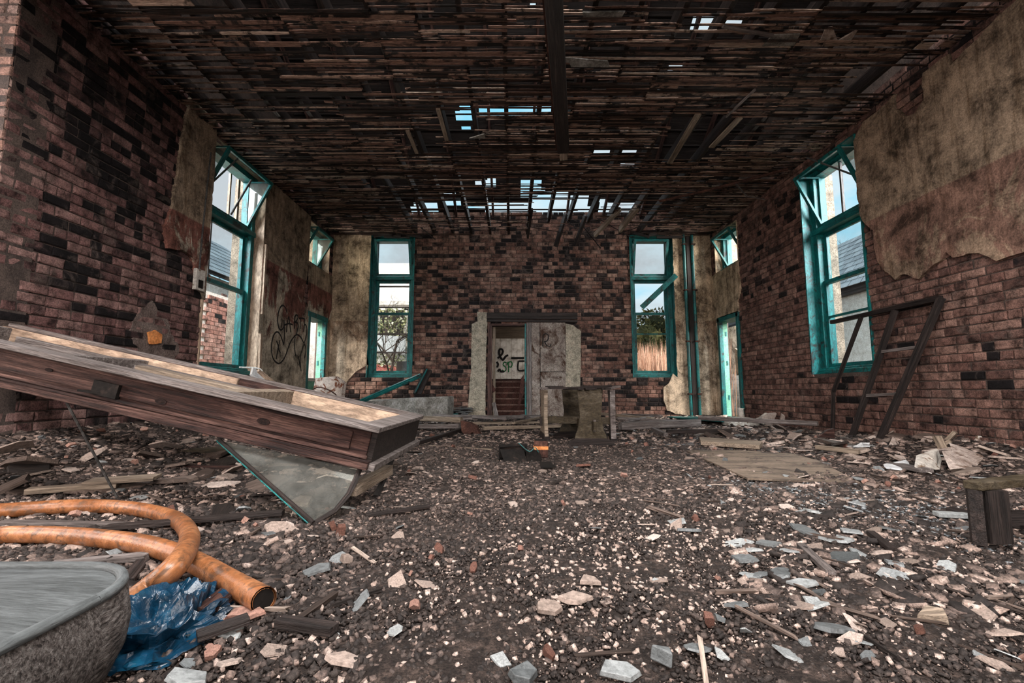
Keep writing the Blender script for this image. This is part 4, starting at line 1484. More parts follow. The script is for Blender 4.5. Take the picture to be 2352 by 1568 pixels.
def bare_tree(loc, h, rad, seed, label, depth=5, lean=(0, 0, 1)):
    r = random.Random(seed)
    mb = MB()
    branch(mb, Vector(loc), Vector(lean), h, rad, depth, r)
    return mb.build('bare_tree', 'bark', label=label, cat='tree')


bare_tree((17.5, 22.5, -0.3), 4.2, 0.16, 5, 'leafless tree rising behind the slate roof outside the right window')
bare_tree((16.2, 17.2, -0.3), 3.9, 0.14, 15, 'second leafless tree close behind the slate roof outside the right window')
bare_tree((-3.3, 11.7, -0.3), 2.2, 0.06, 6, 'leafless tree filling the top of the left end window', 5, (0.1, 0.0, 1))
bare_tree((3.7, 12.6, -0.3), 1.6, 0.02, 7, 'thin leafless sapling outside the right end window', 4)
bare_tree((-15.5, 22.5, -0.3), 4.5, 0.16, 9, 'leafless tree behind the outbuilding outside the left window', 5)

# conifer seen low in the right end window
CT = root('conifer', (6.8, 21.0, -0.3), 'dark olive conifer with a rounded top outside the right end window', 'tree')
mb = MB()
mb.tube([(6.8, 21.0, -0.3), (6.8, 21.0, 3.6)], [0.2, 0.05], 8)
mb.build('trunk', 'bark', CT)
r = random.Random(12)
mb = MB()
for k in range(46):
    t = r.random()
    zz = 0.5 + t * 3.2
    rad = 1.25 * math.sqrt(max(0.0, 1 - ((zz - 1.7) / 2.4) ** 2))
    a = r.uniform(0, 6.283)
    c = Vector((6.8 + rad * 0.7 * math.cos(a), 21.0 + rad * 0.7 * math.sin(a), zz))
    s = r.uniform(0.35, 0.6)
    mb.add([c + Vector((p[0] * s * r.uniform(.8, 1.2), p[1] * s * r.uniform(.8, 1.2), p[2] * s * r.uniform(.8, 1.2))) for p in ICO], ICOF, None, r.random() * 0.5)
mb.build('foliage_mass', 'conifer', CT)
mb = MB()
for k in range(2600):
    t = r.random() ** 0.8
    zz = 0.4 + t * 3.9
    rad = 1.75 * math.sqrt(max(0.0, 1 - ((zz - 1.7) / 2.7) ** 2)) * (0.55 + 0.45 * r.random())
    a = r.uniform(0, 6.283)
    c = Vector((6.8 + rad * math.cos(a), 21.0 + rad * math.sin(a), zz))
    d = Vector((math.cos(a) + r.uniform(-.5, .5), math.sin(a) + r.uniform(-.5, .5), r.uniform(-0.6, 0.7))).normalized() * r.uniform(0.12, 0.3)
    s = d.cross(Vector((r.uniform(-1, 1), r.uniform(-1, 1), 1))).normalized() * r.uniform(0.03, 0.07)
    mb.add([c - s, c + s, c + d], [(0, 1, 2)], None, r.random())
mb.build('foliage', 'conifer', CT, kind='stuff')

# dry reeds outside the right end window
r = random.Random(13)
mb = MB()
for k in range(2600):
    x, yy = r.uniform(2.4, 6.0), r.uniform(12.2, 15.5)
    hh = r.uniform(1.2, 2.05)
    lx, ly = r.uniform(-.22, .22), r.uniform(-.2, .2)
    w = r.uniform(0.006, 0.014)
    mb.add([(x - w, yy, -0.3), (x + w, yy, -0.3), (x + lx * .5 + w, yy + ly * .5, hh * .6), (x + lx * .5 - w, yy + ly * .5, hh * .6), (x + lx, yy + ly, hh)], [(0, 1, 2, 3), (3, 2, 4)], None, r.random())
mb.build('dry_reeds', 'reed', label='thicket of dry orange reeds outside the right end window', cat='reeds', kind='stuff')

# overgrown shed outside the left end window
SH = root('overgrown_shed', (-3.6, 13.2, -0.25), 'tumbledown pale shed with an old window outside the left end window', 'shed')
mb = MB()
mb.box((-6.5, 13.4, -0.25), (-1.2, 13.6, 4.4))
mb.build('shed_wall', 'render_white', SH)
mb = MB()
for (a, b, c, d) in ((-4.0, -3.1, 2.05, 2.15), (-4.0, -3.1, 2.95, 3.05), (-4.0, -3.9, 2.05, 3.0), (-3.2, -3.1, 2.05, 3.0), (-4.2, -2.7, 3.1, 3.22)):
    mb.box((a, 13.30, c), (b, 13.40, d))
mb.build('shed_window_frame', 'white_paint', SH)
mb = MB()
mb.box((-3.9, 13.37, 2.15), (-3.2, 13.395, 2.95))  # dark sheet stands in for the shade inside the shed window
mb.build('shed_window_dark', 'wood_dark', SH)
mb = MB()
mb.prism([(-4.25, 12.3, 0.80), (-3.15, 12.5, 0.72), (-3.05, 13.0, 1.22), (-4.1, 12.9, 1.32)], (0, 0.05, 0.03))
mb.build('red_sheet', 'red_metal', label='dull red metal sheet low in the left end window', cat='sheet')
mb = MB()
mb.prism([(-4.3, 12.7, 1.75), (-3.0, 12.7, 1.60), (-3.0, 12.75, 2.1), (-4.2, 12.75, 2.15)], (0, 0.04, 0))
mb.build('grey_sheet', 'slate', label='pale grey sheet leaning behind the left end window', cat='sheet')
mb = MB()
mb.box((-3.05, 12.0, 0.75), (-2.75, 12.3, 1.35))
mb.build('dark_crate', 'wood_dark', label='dark box standing outside the left end window', cat='box')
r = random.Random(17)
mb = MB()
for k in range(3600):
    x, yy, zz = r.uniform(-4.9, -2.0), r.uniform(12.75, 13.3), r.uniform(0.2, 3.2)
    if 3.2 > zz > 2.95 or (1.6 < zz < 2.1 and r.random() < 0.6):
        continue
    d = Vector((r.uniform(-1, 1), r.uniform(-1, .3), r.uniform(-1, 1))).normalized() * r.uniform(0.03, 0.065)
    s = d.cross(Vector((r.uniform(-1, 1), 1, r.uniform(-1, 1)))).normalized() * r.uniform(0.018, 0.04)
    c = Vector((x, yy, zz))
    mb.add([c - d, c + s, c + d, c - s], [(0, 1, 2, 3)], None, r.random())
mb.build('ivy', 'leaf', label='tangle of pale ivy leaves behind the left end window', cat='ivy', kind='stuff')

# ------------------------------------------------------------------ fallen window frame, left foreground
A0 = Vector((-0.712, 2.30, 0.208))
ang = math.radians(12.4)
LX = Vector((-math.cos(ang), 0.0, math.sin(ang)))
WY = Vector((0, 1, 0))
NZ = Vector((math.sin(ang), 0.0, math.cos(ang)))
FW = root('fallen_window_frame', (-2.2, 2.9, 0.0), 'long brown wooden window frame lying tilted across the left foreground', 'window frame')


def fbox(mb, l0, l1, w0, w1, n0, n1):
    c = A0 + LX * ((l0 + l1) / 2) + WY * ((w0 + w1) / 2) + NZ * ((n0 + n1) / 2)
    mb.obox(c, LX * ((l1 - l0) / 2), WY * ((w1 - w0) / 2), NZ * ((n1 - n0) / 2))


LEN, WID, DEP = 3.15, 1.10, 0.215


def fpart(name, mat, *boxes, parent=FW, bevel=0.004, label=None):
    mb = MB()
    for b in boxes:
        fbox(mb, *b)
    o = mb.build(name, mat, parent, bevel=bevel)
    if label:
        o['label'] = label
    return o


fj = fpart('front_jamb', 'wood_brown', (0.03, LEN, 0.02, 0.055, 0.0, 0.19), (0.12, LEN, 0.008, 0.02, 0.075, 0.165), (0.02, LEN, 0.0, 0.02, 0.045, 0.062))
fpart('lower_moulding', 'wood_brown', (0.0, LEN, -0.03, 0.09, 0.0, 0.030), (0.0, LEN, -0.015, 0.02, 0.030, 0.042), parent=fj)
fpart('top_lip', 'wood_grey', (-0.02, LEN, -0.04, 0.10, 0.188, DEP), parent=fj)
bj = fpart('back_jamb', 'wood_brown', (0.03, LEN, WID - 0.06, WID - 0.03, 0.0, 0.19))
fpart('top_lip', 'wood_grey', (-0.015, LEN, WID - 0.05, WID + 0.01, 0.185, DEP), parent=bj)
fpart('inner_face', 'cream_paint', (0.08, 0.93, WID - 0.085, WID - 0.06, 0.03, 0.188), (1.35, LEN, WID - 0.085, WID - 0.06, 0.06, 0.188), parent=bj, label='flaking cream paint on the inner face')
er = fpart('end_rail', 'wood_dark', (0.0, 0.05, 0.03, WID - 0.03, 0.01, 0.19), label='rotten dark end of the frame')
fpart('top_lip', 'wood_grey', (-0.02, 0.09, 0.09, WID - 0.04, 0.188, DEP - 0.002), parent=er)
fpart('lower_moulding', 'wood_grey', (-0.03, 0.06, 0.0, WID + 0.01, -0.005, 0.03), parent=er)
fpart('cross_rail', 'wood_pale', (0.93, 1.02, 0.055, WID - 0.06, 0.03, 0.185))
fpart('cross_rail', 'wood_grey', (2.02, 2.08, 0.055, WID - 0.06, 0.08, 0.17))
fpart('cross_rail', 'wood_grey', (3.07, LEN, 0.055, WID - 0.06, 0.02, 0.185))
fpart('sash_stile', 'wood_grey', (1.02, 2.9, WID - 0.20, WID - 0.13, 0.10, 0.15))
fpart('sash_stile', 'wood_grey', (1.02, 3.0, 0.10, 0.17, 0.13, 0.178))
fpart('sash_stile', 'white_paint', (1.7, 3.1, 0.28, 0.33, 0.12, 0.16))
fpart('sash_stile', 'wood_grey', (1.05, 2.6, 0.50, 0.55, 0.10, 0.15))
fpart('parting_slip', 'wood_pale', (1.10, 1.85, 0.70, 0.80, 0.12, 0.16))
# knots and the broken catch on the front board
mb = MB()
c = A0 + LX * 1.38 + WY * 0.0 + NZ * 0.10
mb.obox(c, LX * 0.065, WY * 0.012, NZ * 0.035)
mb.bar(c - LX * 0.03 - NZ * 0.02, c + LX * 0.12 - NZ * 0.03 - WY * 0.02, 0.012, 0.012)
mb.build('catch_mortice', 'black_tin', fj)
for l, n, s in ((0.57, 0.115, 0.020), (1.10, 0.10, 0.018), (1.70, 0.13, 0.012)):
    mb = MB()
    pts = []
    for k in range(10):
        a = 6.283 * k / 10
        pts.append(A0 + LX * (l + 1.7 * s * math.cos(a)) + NZ * (n + s * math.sin(a) * 0.8) + WY * 0.004)
    mb.prism(pts, WY * 0.006)
    mb.build('knot', 'knot', fj)
# triangular glazed cheek standing on the floor under the front jamb
tipc = on_floor(713, 1206)
pa, pb = aty(498, 1012, 2.31), aty(826, 1078, 2.31)
mids = [aty(814, 1108, 2.27), aty(800, 1136, 2.22), aty(770, 1172, 2.15)]
edge = [pa, tipc] + mids[::-1] + [pb]
mb = MB()
mb.prism([p + Vector((0, 0.01, 0)) for p in edge], (0, 0.005, 0))
gp = mb.build('cheek_pane', 'glass_dirty', FW)
mb = MB()
mb.tube([pa, pa.lerp(tipc, 0.5), tipc], 0.0035, 6)
mb.build('cheek_trim', 'teal', gp)
mb = MB()
mb.tube([pa + Vector((0.012, 0, 0.004)), tipc + Vector((0.012, 0, 0.012))], 0.009, 6)
mb.build('cheek_edge', 'wood_dark', gp)
mb = MB()
mb.tube([pb] + mids + [tipc], [0.014, 0.016, 0.014, 0.012, 0.010], 6)
mb.build('cheek_edge', 'wood_dark', gp)
leg2 = on_floor(862, 1142)
mb = MB()
mb.tube([aty(906, 1034, 2.95), aty(890, 1080, 2.80), leg2], 0.018, 6)
mb.build('cheek_edge', 'wood_dark', FW)
mb = MB()
mb.bar(aty(808, 1126, 2.28), aty(893, 1078, 2.78), 0.05, 0.055)
mb.build('hopper_rail', 'wood_pale', FW)
mb = MB()
mb.tube([A0 + LX * 1.62 + WY * 0.05 + NZ * 0.0, on_floor(272, 1148)], 0.006, 6)
mb.build('stay_rod', 'wire', FW)

# ------------------------------------------------------------------ orange hose loop
hz = 0.036


def smooth_path(P3, n=8):
    sm = []
    k = len(P3)
    for i in range(k - 1):
        p0, p1, p2, p3 = P3[max(i - 1, 0)], P3[i], P3[i + 1], P3[min(i + 2, k - 1)]
        for j in range(n):
            t = j / n
            sm.append(0.5 * ((2 * p1) + (p2 - p0) * t + (2 * p0 - 5 * p1 + 4 * p2 - p3) * t * t + (3 * p1 - p0 - 3 * p2 + p3) * t ** 3))
    sm.append(P3[-1])
    return sm


path = [(606, 1378, 0), (540, 1342, 0), (470, 1302, 0), (405, 1272, 0), (330, 1250, 0), (240, 1237, 0), (140, 1229, 0), (40, 1227, 0), (-60, 1229, 0)]
P3 = [on_floor(x, y, hz + l) for x, y, l in path]
P3 += [P3[-1] + Vector((-0.30, 0.12, 0)), P3[-1] + Vector((-0.40, 0.38, 0.0))]
path2 = [(-60, 1176, 0), (40, 1170, 0), (150, 1163, 0.0), (250, 1163, 0), (340, 1173, 0.0), (405, 1193, 0.0), (434, 1225, 0.01), (428, 1262, 0.05), (398, 1304, 0.075), (350, 1346, 0.04), (290, 1392, 0.01), (240, 1430, 0.0)]
P3 += [on_floor(x, y, hz + l) for x, y, l in path2]
mb = MB()
hp = smooth_path(P3, 8)
mb.tube(hp, 0.033, 16, cap=False)
d0 = (hp[0] - hp[1]).normalized()
mb.tube([hp[0], hp[0] - d0 * 0.10], 0.028, 16, cap=False)
HOSE = mb.build('hose', 'hose', label='thick orange rubber hose looped over the rubble in the left foreground', cat='hose', smooth=True)
mb = MB()
mb.tube([hp[0] - d0 * 0.004, hp[0] - d0 * 0.09], 0.0285, 16)  # solid black plug stands in for the shade inside the hose
mb.build('bore_shade', 'black_tin', HOSE)['label'] = 'black plug painting the shade inside the hose end'


# ------------------------------------------------------------------ grey seat cushion, lower left corner
def rrect(x0, x1, y0, y1, rad, n=10):
    out = []
    for cx, cy, a0 in ((x1 - rad, y1 - rad, 0), (x0 + rad, y1 - rad, 90), (x0 + rad, y0 + rad, 180), (x1 - rad, y0 + rad, 270)):
        for k in range(n + 1):
            a = math.radians(a0 + 90 * k / n)
            out.append((cx + rad * math.cos(a), cy + rad * math.sin(a)))
    return out


CU = root('seat_cushion', (-1.12, 0.80, 0), 'grey vinyl seat cushion with piped rim in the bottom left corner', 'cushion')
rings = []
base = rrect(-1.46, -0.795, 0.46, 1.085, 0.17)
ctr = Vector((-1.13, 0.77))


def ring(scale, z):
    return [(ctr.x + (x - ctr.x) * scale, ctr.y + (y - ctr.y) * scale, z) for x, y in base]


prof = [(0.90, 0.0), (0.98, 0.02), (1.035, 0.07), (1.05, 0.12), (1.03, 0.17), (1.005, 0.192)]
mb = MB()
n = len(base)
for s, z in prof:
    pts = ring(s, z + 0.005)
    mb.v += pts
    acc = 0
    for k, p in enumerate(pts):
        mb.l.append((k * 0.04, z, 0.0))
    mb.t += [0] * n
for i in range(len(prof) - 1):
    for k in range(n):
        mb.f.append((i * n + k, i * n + (k + 1) % n, (i + 1) * n + (k + 1) % n, (i + 1) * n + k))
mb.build('side_band', 'vinyl_side', CU, smooth=True)
mb = MB()
tp = [(1.0, 0.196), (0.96, 0.198), (0.8, 0.204), (0.5, 0.212), (0.2, 0.216)]
for s, z in tp:
    pts = ring(s, z)
    mb.v += pts
    mb.l += pts
    mb.t += [0] * n
for i in range(len(tp) - 1):
    for k in range(n):
        mb.f.append((i * n + k, i * n + (k + 1) % n, (i + 1) * n + (k + 1) % n, (i + 1) * n + k))
mb.f.append(tuple(range((len(tp) - 1) * n, len(tp) * n)))
mb.build('top_panel', 'vinyl', CU, smooth=True)
mb = MB()
pts = [Vector(p) for p in ring(1.0, 0.20)]
mb.tube(pts + [pts[0]], 0.011, 8, cap=False)
mb.build('piping', 'vinyl', CU, smooth=True)

# ------------------------------------------------------------------ crumpled blue plastic bag beside the cushion
from mathutils import noise as mnoise
mb = MB()
bc = on_floor(365, 1455)
nu_, nv_ = 72, 44
for j in range(nv_):
    for i in range(nu_):
        a = 2 * math.pi * i / nu_
        t = j / (nv_ - 1)
        ph = t * math.pi / 2
        q = Vector((math.cos(a) * math.cos(ph), math.sin(a) * math.cos(ph), math.sin(ph)))
        s = q * 1.9 + Vector((4.2, 1.1, 7.7))
        rg = 1 - abs(mnoise.noise(s)) * 1.5
        rg2 = 1 - abs(mnoise.noise(s * 2.6 + Vector((9, 2, 1)))) * 1.4
        k = 0.60 + 0.46 * rg + 0.12 * rg2
        x, yy = q.x * 0.150 * k, q.y * 0.19 * k
        rx = x * 0.93 - yy * 0.30
        ry = x * 0.30 + yy * 0.93
        mb.v.append((bc.x + rx, bc.y + ry, bc.z + 0.002 + q.z * 0.075 * k ** 1.5 + (0.02 * (rg2 - 0.5))))
        mb.l.append(mb.v[-1])
        mb.t.append(0)
for j in range(nv_ - 1):
    for i in range(nu_):
        mb.f.append((j * nu_ + i, j * nu_ + (i + 1) % nu_, (j + 1) * nu_ + (i + 1) % nu_, (j + 1) * nu_ + i))
mb.build('plastic_bag', 'bag_blue', label='crumpled dark blue plastic bag beside the grey cushion', cat='bag')

# ------------------------------------------------------------------ trestle tables in the middle of the room
def wavy_end(mb, c, along, half, top, thick, foot):
    """end board with wavy sides: c = foot centre, along = direction of its width"""
    al = Vector(along).normalized()
    nr = al.cross(Vector((0, 0, 1)))
    prof = [(1.04, 0.0), (0.98, 0.08), (0.84, 0.17), (0.80, 0.25), (0.76, 0.33), (0.70, 0.42), (0.69, 0.50), (0.72, 0.60), (0.77, 0.70), (0.78, 0.80), (0.80, 0.90), (0.85, 1.0)]
    L = [c + al * (-half * a) + Vector((0, 0, foot + (top - foot) * z)) for a, z in prof]
    R = [c + al * (half * a) + Vector((0, 0, foot + (top - foot) * z)) for a, z in prof]
    n = len(prof)
    off = nr * thick
    vs = [p - off / 2 for p in L + R] + [p + off / 2 for p in L + R]
    fs = []
    m2 = 2 * n
    for i in range(n - 1):
        fs += [(i, n + i, n + i + 1, i + 1), (m2 + i, m2 + i + 1, m2 + n + i + 1, m2 + n + i), (i, i + 1, m2 + i + 1, m2 + i), (n + i, m2 + n + i, m2 + n + i + 1, n + i + 1)]
    fs += [(0, m2, m2 + n, n), (n - 1, 2 * n - 1, m2 + 2 * n - 1, m2 + n - 1)]
    mb.add(vs, fs)


def foot_rail(mb, c, along, half):
    al = Vector(along).normalized()
    nr = al.cross(Vector((0, 0, 1)))
    pr = [(-1.35, 0), (-1.30, 0.04), (-1.1, 0.055), (-0.85, 0.075), (0.85, 0.075), (1.1, 0.055), (1.3, 0.04), (1.35, 0)]
    mb.prism([c + al * (half * a) + Vector((0, 0, z)) - nr * 0.035 for a, z in pr], nr * 0.07)


T1 = root('trestle_table', (0.95, 5.2, H(0.95, 5.2)), 'dark trestle table base with wavy-edged end boards facing the camera', 'table')
ztop = 0.605
for k, (px, py, hw) in enumerate(((1357, 1022, 0.165), (1318, 1004, 0.175))):
    c = on_floor(px, py)
    mb = MB()
    wavy_end(mb, c, (1, 0, 0), hw, ztop - c.z, 0.035, 0.07)
    ob = mb.build('end_board', 'bench_wood', T1, bevel=0.004)
    mb = MB()
    foot_rail(mb, c, (1, 0, 0), hw * 1.12)
    mb.build('foot', 'wood_dark', ob)
ca, cb = on_floor(1360, 1022), on_floor(1310, 1004)
mb = MB()
mb.bar(ca + Vector((0.02, -0.10, 0.21)), cb + Vector((0.0, 0.08, 0.21)), 0.03, 0.09)
mb.build('stretcher', 'bench_wood', T1)
mb = MB()
mb.bar(ca + Vector((0.02, -0.05, 0.15)), ca + Vector((0.02, -0.055, 0.27)), 0.022, 0.03)
mb.build('wedge', 'wood_grey', T1)
r = random.Random(31)
mb = MB()
for k in range(5):
    x0 = 0.78 + k * 0.07
    mb.bar((x0 + r.uniform(-0.05, 0.05), 4.85 + r.uniform(0, 0.1), ztop + 0.005), (x0 - 0.1 + r.uniform(-0.05, 0.05), 5.75 + r.uniform(-0.2, 0.1), ztop + 0.005), 0.06, 0.02)
mb.build('top_remnant', 'wood_dark', T1)

T2 = root('trestle_table', (0.85, 5.5, H(0.85, 5.5)), 'second trestle table base with pale end boards seen edge-on and a dark stretcher', 'table')
cl, crt = on_floor(1252, 1009), on_floor(1412, 1014)
for k, (c, m) in enumerate(((cl, 'wood_pale'), (crt, 'wood_grey'))):
    mb = MB()
    wavy_end(mb, c + Vector((0, 0.12, 0)), (0.15 if k else -0.05, 1, 0), 0.24, ztop - 0.01 - c.z, 0.045 if k == 0 else 0.06, 0.02)
    ob = mb.build('end_board', m, T2, bevel=0.004)
    mb = MB()
    foot_rail(mb, c + Vector((0, 0.12, 0)), (0.15 if k else -0.05, 1, 0), 0.2)
    mb.build('foot', 'wood_dark', ob)
mb = MB()
mb.bar(cl + Vector((-0.04, 0.05, 0.235)), crt + Vector((0.0, 0.06, 0.235)), 0.035, 0.085)
mb.build('stretcher', 'bench_wood', T2)
mb = MB()
mb.bar(cl + Vector((-0.045, 0.04, 0.16)), cl + Vector((-0.045, 0.04, 0.27)), 0.03, 0.03)
mb.build('wedge', 'wood_dark', T2)
for (a, b) in (((1242, 891), (1262, 891)), ((1256, 888), (1290, 889)), ((1262, 891), (1400, 889)), ((1300, 891), (1402, 886)), ((1392, 893), (1420, 887))):
    mb = MB()
    p, q = aty(a[0], a[1], 5.45), aty(b[0], b[1], 5.5)
    mb.bar(p, q, 0.12, 0.022)
    mb.build('top_batten', 'wood_dark' if b[0] - a[0] > 30 else 'wood_grey', T2)

# ------------------------------------------------------------------ ladder-like broken frame leaning on the right wall
LF = root('leaning_sash_frame', (4.1, 5.0, 0.1), 'dark ladder-like wooden frame leaning against the right wall', 'frame')
X1, X0 = XR - 0.06, XR - 0.42
tA, tB, tC, tD = atx(1910, 740, X1 - 0.05), atx(1978, 728, X1 - 0.05), atx(2056, 712, X1 - 0.02), atx(2162, 684, X1)
bD, bC = on_floor(2018, 1018), on_floor(1952, 1012)
bD, bC = atx(2018, 1016, X0), atx(1954, 1010, X0)
for nm, p, q, w, h, m in (('top_rail', tA, tD, 0.05, 0.05, 'wood_dark'), ('stile', tD, bD, 0.06, 0.05, 'wood_dark'), ('stile', tC, bC, 0.05, 0.05, 'wood_dark'), ('bottom_rail', atx(1944, 1004, X0), bD, 0.06, 0.05, 'wood_grey')):
    mb = MB()
    mb.bar(p, q, w, h, (1, 0, 0))
    mb.build(nm, m, LF, bevel=0.004)
for (a, b) in (((2024, 808), (2106, 797)), ((1990, 908), (2062, 904))):
    mb = MB()
    xa = X1 + (X0 - X1) * (a[1] - 700) / 310
    mb.bar(atx(a[0], a[1], xa), atx(b[0], b[1], xa), 0.03, 0.035, (1, 0, 0))
    mb.build('glazing_bar', 'wood_grey', LF)
mb = MB()
k1, k2 = atx(1914, 900, X1 - 0.16), on_floor(1912, 996)
mb.bar(tB, k1, 0.035, 0.035, (1, 0, 0))
mb.bar(k1, k2, 0.035, 0.035, (1, 0, 0))
mb.build('broken_stile', 'wood_dark', LF)

# ------------------------------------------------------------------ things on or by the walls
mb = MB()
mb.box(W_WEST.P(5.36, 1.80, 0.03), W_WEST.P(5.52, 2.06, 0.075))
SB = mb.build('socket_box', 'white_ceramic', label='grubby white electrical box on the left wall below the broken plaster', cat='socket', bevel=0.006)
mb = MB()
mb.box(W_WEST.P(5.40, 1.83, 0.07), W_WEST.P(5.48, 1.93, 0.079))
mb.build('outlet', 'black_tin', SB)
mb = MB()
mb.tube([W_WEST.P(5.44, 2.06, 0.045), W_WEST.P(5.45, 2.6, 0.045), W_WEST.P(5.50, 3.6, 0.04)], 0.010, 6)
mb.build('conduit', 'wire', SB)

for dx, m, lab in ((3.72, 'teal', 'left of the two thin teal pipes rising up the end wall'), (3.90, 'teal', 'right of the two thin teal pipes rising up the end wall')):
    mb = MB()
    mb.tube([W_END.P(dx, 0.02, 0.06), W_END.P(dx - 0.01, 2.0, 0.06), W_END.P(dx - 0.02, 3.95, 0.06)], 0.032, 8)
    P_ = mb.build('wall_pipe', m, label=lab, cat='pipe', group='teal wall pipes')
    mb = MB()
    for zz in (0.5, 1.6, 2.7, 3.7):
        mb.box(W_END.P(dx - 0.05, zz, 0.0), W_END.P(dx + 0.04, zz + 0.03, 0.10))
    mb.build('bracket', 'rust', P_)
mb = MB()
mb.box(W_END.P(3.76, 0.02, 0.022), W_END.P(3.86, 3.90, 0.06))
mb.build('pipe_board', 'wood_dark', label='dark backing board between the two teal wall pipes', cat='board')

# plank across the right end window
mb = MB()
mb.bar(aty(1474, 706, YF + 0.05), aty(1553, 632, YF - 0.10), 0.05, 0.11)
mb.build('slanting_plank', 'teal', label='teal grey plank slanting across the right end window', cat='plank')

# roof timber hanging under the ceiling
mb = MB()
p, q = atz(1268, -60, ZC - 0.10), aty(1294, 342, 5.55)
mb.bar(p, q, 0.15, 0.13)
CBM = mb.build('ceiling_beam', 'wood_dark', label='dark timber beam slung under the middle of the ceiling', cat='beam', bevel=0.006)
mb = MB()
d = (q - p).normalized()
mb.bar(q - d * 0.02, q + d * 0.14 + Vector((0, 0, -0.03)), 0.10, 0.10)
mb.build('beam_end', 'wood_pale', CBM)['label'] = 'pale splintered end of the beam'
mb = MB()
mb.bar(p + Vector((-0.085, 0, 0.02)), q + Vector((-0.085, 0, 0.02)), 0.02, 0.08)
mb.build('side_slip', 'rust', CBM)

mb = MB()
a, b = atz(1515, 462, ZC - 0.06), atz(1810, 388, ZC - 0.06)
mb.tube([a, a.lerp(b, 0.35) - Vector((0, 0, 0.02)), a.lerp(b, 0.7) - Vector((0, 0, 0.01)), b], 0.022, 8)
RP = mb.build('ceiling_pipe', 'rust', label='rusty red pipe running askew under the ceiling near the right window', cat='pipe')
mb = MB()
c = a.lerp(b, 0.62)
mb.tube([c, atz(1715, 450, ZC - 0.10), atz(1772, 461, ZC - 0.12)], 0.013, 6)
mb.build('pipe_branch', 'wood_grey', RP)
for (a, b, w, m, lab) in (((1604, 262), (1538, 374), 0.075, 'wood_pale', 'pale bare joist slanting in the ceiling hole right of the beam'), ((1700, 270), (1634, 338), 0.075, 'wood_pale', 'pale nail-studded joist nearest the right wall in the ceiling'),
                          ((1006, 250), (1026, 322), 0.05, 'wood_pale', 'short pale joist at the edge of the triangular hole in the ceiling'), ((936, 300), (958, 352), 0.05, 'wood_pale', 'short pale joist left of the triangular hole in the ceiling'),
                          ((1735, 205), (1668, 268), 0.02, 'wood_grey', 'thin slip of wood crossing the ceiling above the pale joists'), ((1660, 60), (1775, 82), 0.03, 'wood_grey', 'thin batten hanging under the ceiling by the sky slits')):
    mb = MB()
    mb.bar(atz(a[0], a[1], ZC - 0.015), atz(b[0], b[1], ZC - 0.015), w, 0.02)
    mb.build('bare_joist', m, label=lab, cat='joist')

# ------------------------------------------------------------------ things lying about on the floor
def slab(name, pxs, thick, mat, label, cat, lift=0.01, tilt=None, bevel=0.0, parent=None):
    """flat piece whose outline is given by floor points"""
    pts = [on_floor(x, y, lift) for x, y in pxs]
    z = sum(p.z for p in pts) / len(pts)
    if tilt is None:
        pts = [Vector((p.x, p.y, z)) for p in pts]
    else:
        pts = [Vector((p.x, p.y, z + t)) for p, t in zip(pts, tilt)]
    mb = MB()
    mb.prism(pts, (0, 0, thick))
    return mb.build(name, mat, parent, label=label, cat=cat, bevel=bevel)


def timber(a, b, w, h, mat, label, la=0.0, lb=0.0, name='timber', group=None, cat='timber'):
    p, q = on_floor(a[0], a[1], 0), on_floor(b[0], b[1], 0)
    if min(p.y, q.y) > 5.0:
        w, h, la, lb = w * 1.3, h * 1.2, la + 0.03, lb + 0.03
    p = p + Vector((0, 0, h / 2 + la))
    q = q + Vector((0, 0, h / 2 + lb))
    mb = MB()
    mb.bar(p, q, w, h)
    return mb.build(name, mat, label=label, cat=cat, group=group, bevel=min(w, h) * 0.12)


slab('plywood_sheet', [(1718, 1104), (1640, 1066), (1575, 1036), (1700, 1038), (1820, 1046), (1880, 1062), (1976, 1106)], 0.012, 'plywood', 'large stained plywood sheet lying flat right of the trestle tables', 'board', 0.012)
# grey block and teal boards below the left end window
mb = MB()
p0, p1, p2 = Vector((-2.95, 8.55, 0.03)), Vector((-1.28, 8.70, 0.03)), Vector((-1.12, 9.25, 0.03))
for (a, b, c, d, z0, z1) in (((-2.95, 8.60), (-1.60, 8.45), (-1.45, 9.20), (-2.95, 9.2), 0.32, 0.46),):
    pass
pts = [(-2.95, 8.62), (-1.86, 8.50), (-1.78, 8.47), (-1.22, 8.74), (-1.16, 9.20), (-2.9, 9.26)]
tops = [0.36, 0.455, 0.462, 0.475, 0.48, 0.40]
vs = [(x, y_, 0.03) for x, y_ in pts] + [(x, y_, z) for (x, y_), z in zip(pts, tops)]
n = len(pts)
mb.add(vs, [tuple(range(n))[::-1], tuple(range(n, 2 * n))] + [(i, (i + 1) % n, n + (i + 1) % n, n + i) for i in range(n)])
mb.build('grey_block', 'grey_block', label='long weathered grey block lying under the left end window', cat='block', bevel=0.03)
mb = MB()
p, q = aty(828, 922, 8.3), aty(966, 862, 8.9)
mb.bar(p, q, 0.11, 0.05, (0, -0.4, 1))
TB = mb.build('teal_plank', 'teal', label='bright teal moulded plank propped over the grey block', cat='plank', bevel=0.006)
mb = MB()
mb.bar(p + Vector((0, -0.03, 0.02)), q + Vector((0, -0.03, 0.02)), 0.03, 0.03, (0, -0.4, 1))
mb.build('moulding', 'teal', TB)
mb = MB()
mb.bar(aty(958, 905, 8.9), aty(984, 850, 9.35), 0.04, 0.16, (1, 0, 0))
DP = mb.build('upright_board', 'wood_dark', label='dark board with a teal edge leaning behind the grey block', cat='board')
mb = MB()
mb.bar(aty(953, 904, 8.88), aty(981, 848, 9.33), 0.045, 0.02, (1, 0, 0))
mb.build('painted_edge', 'teal', DP)

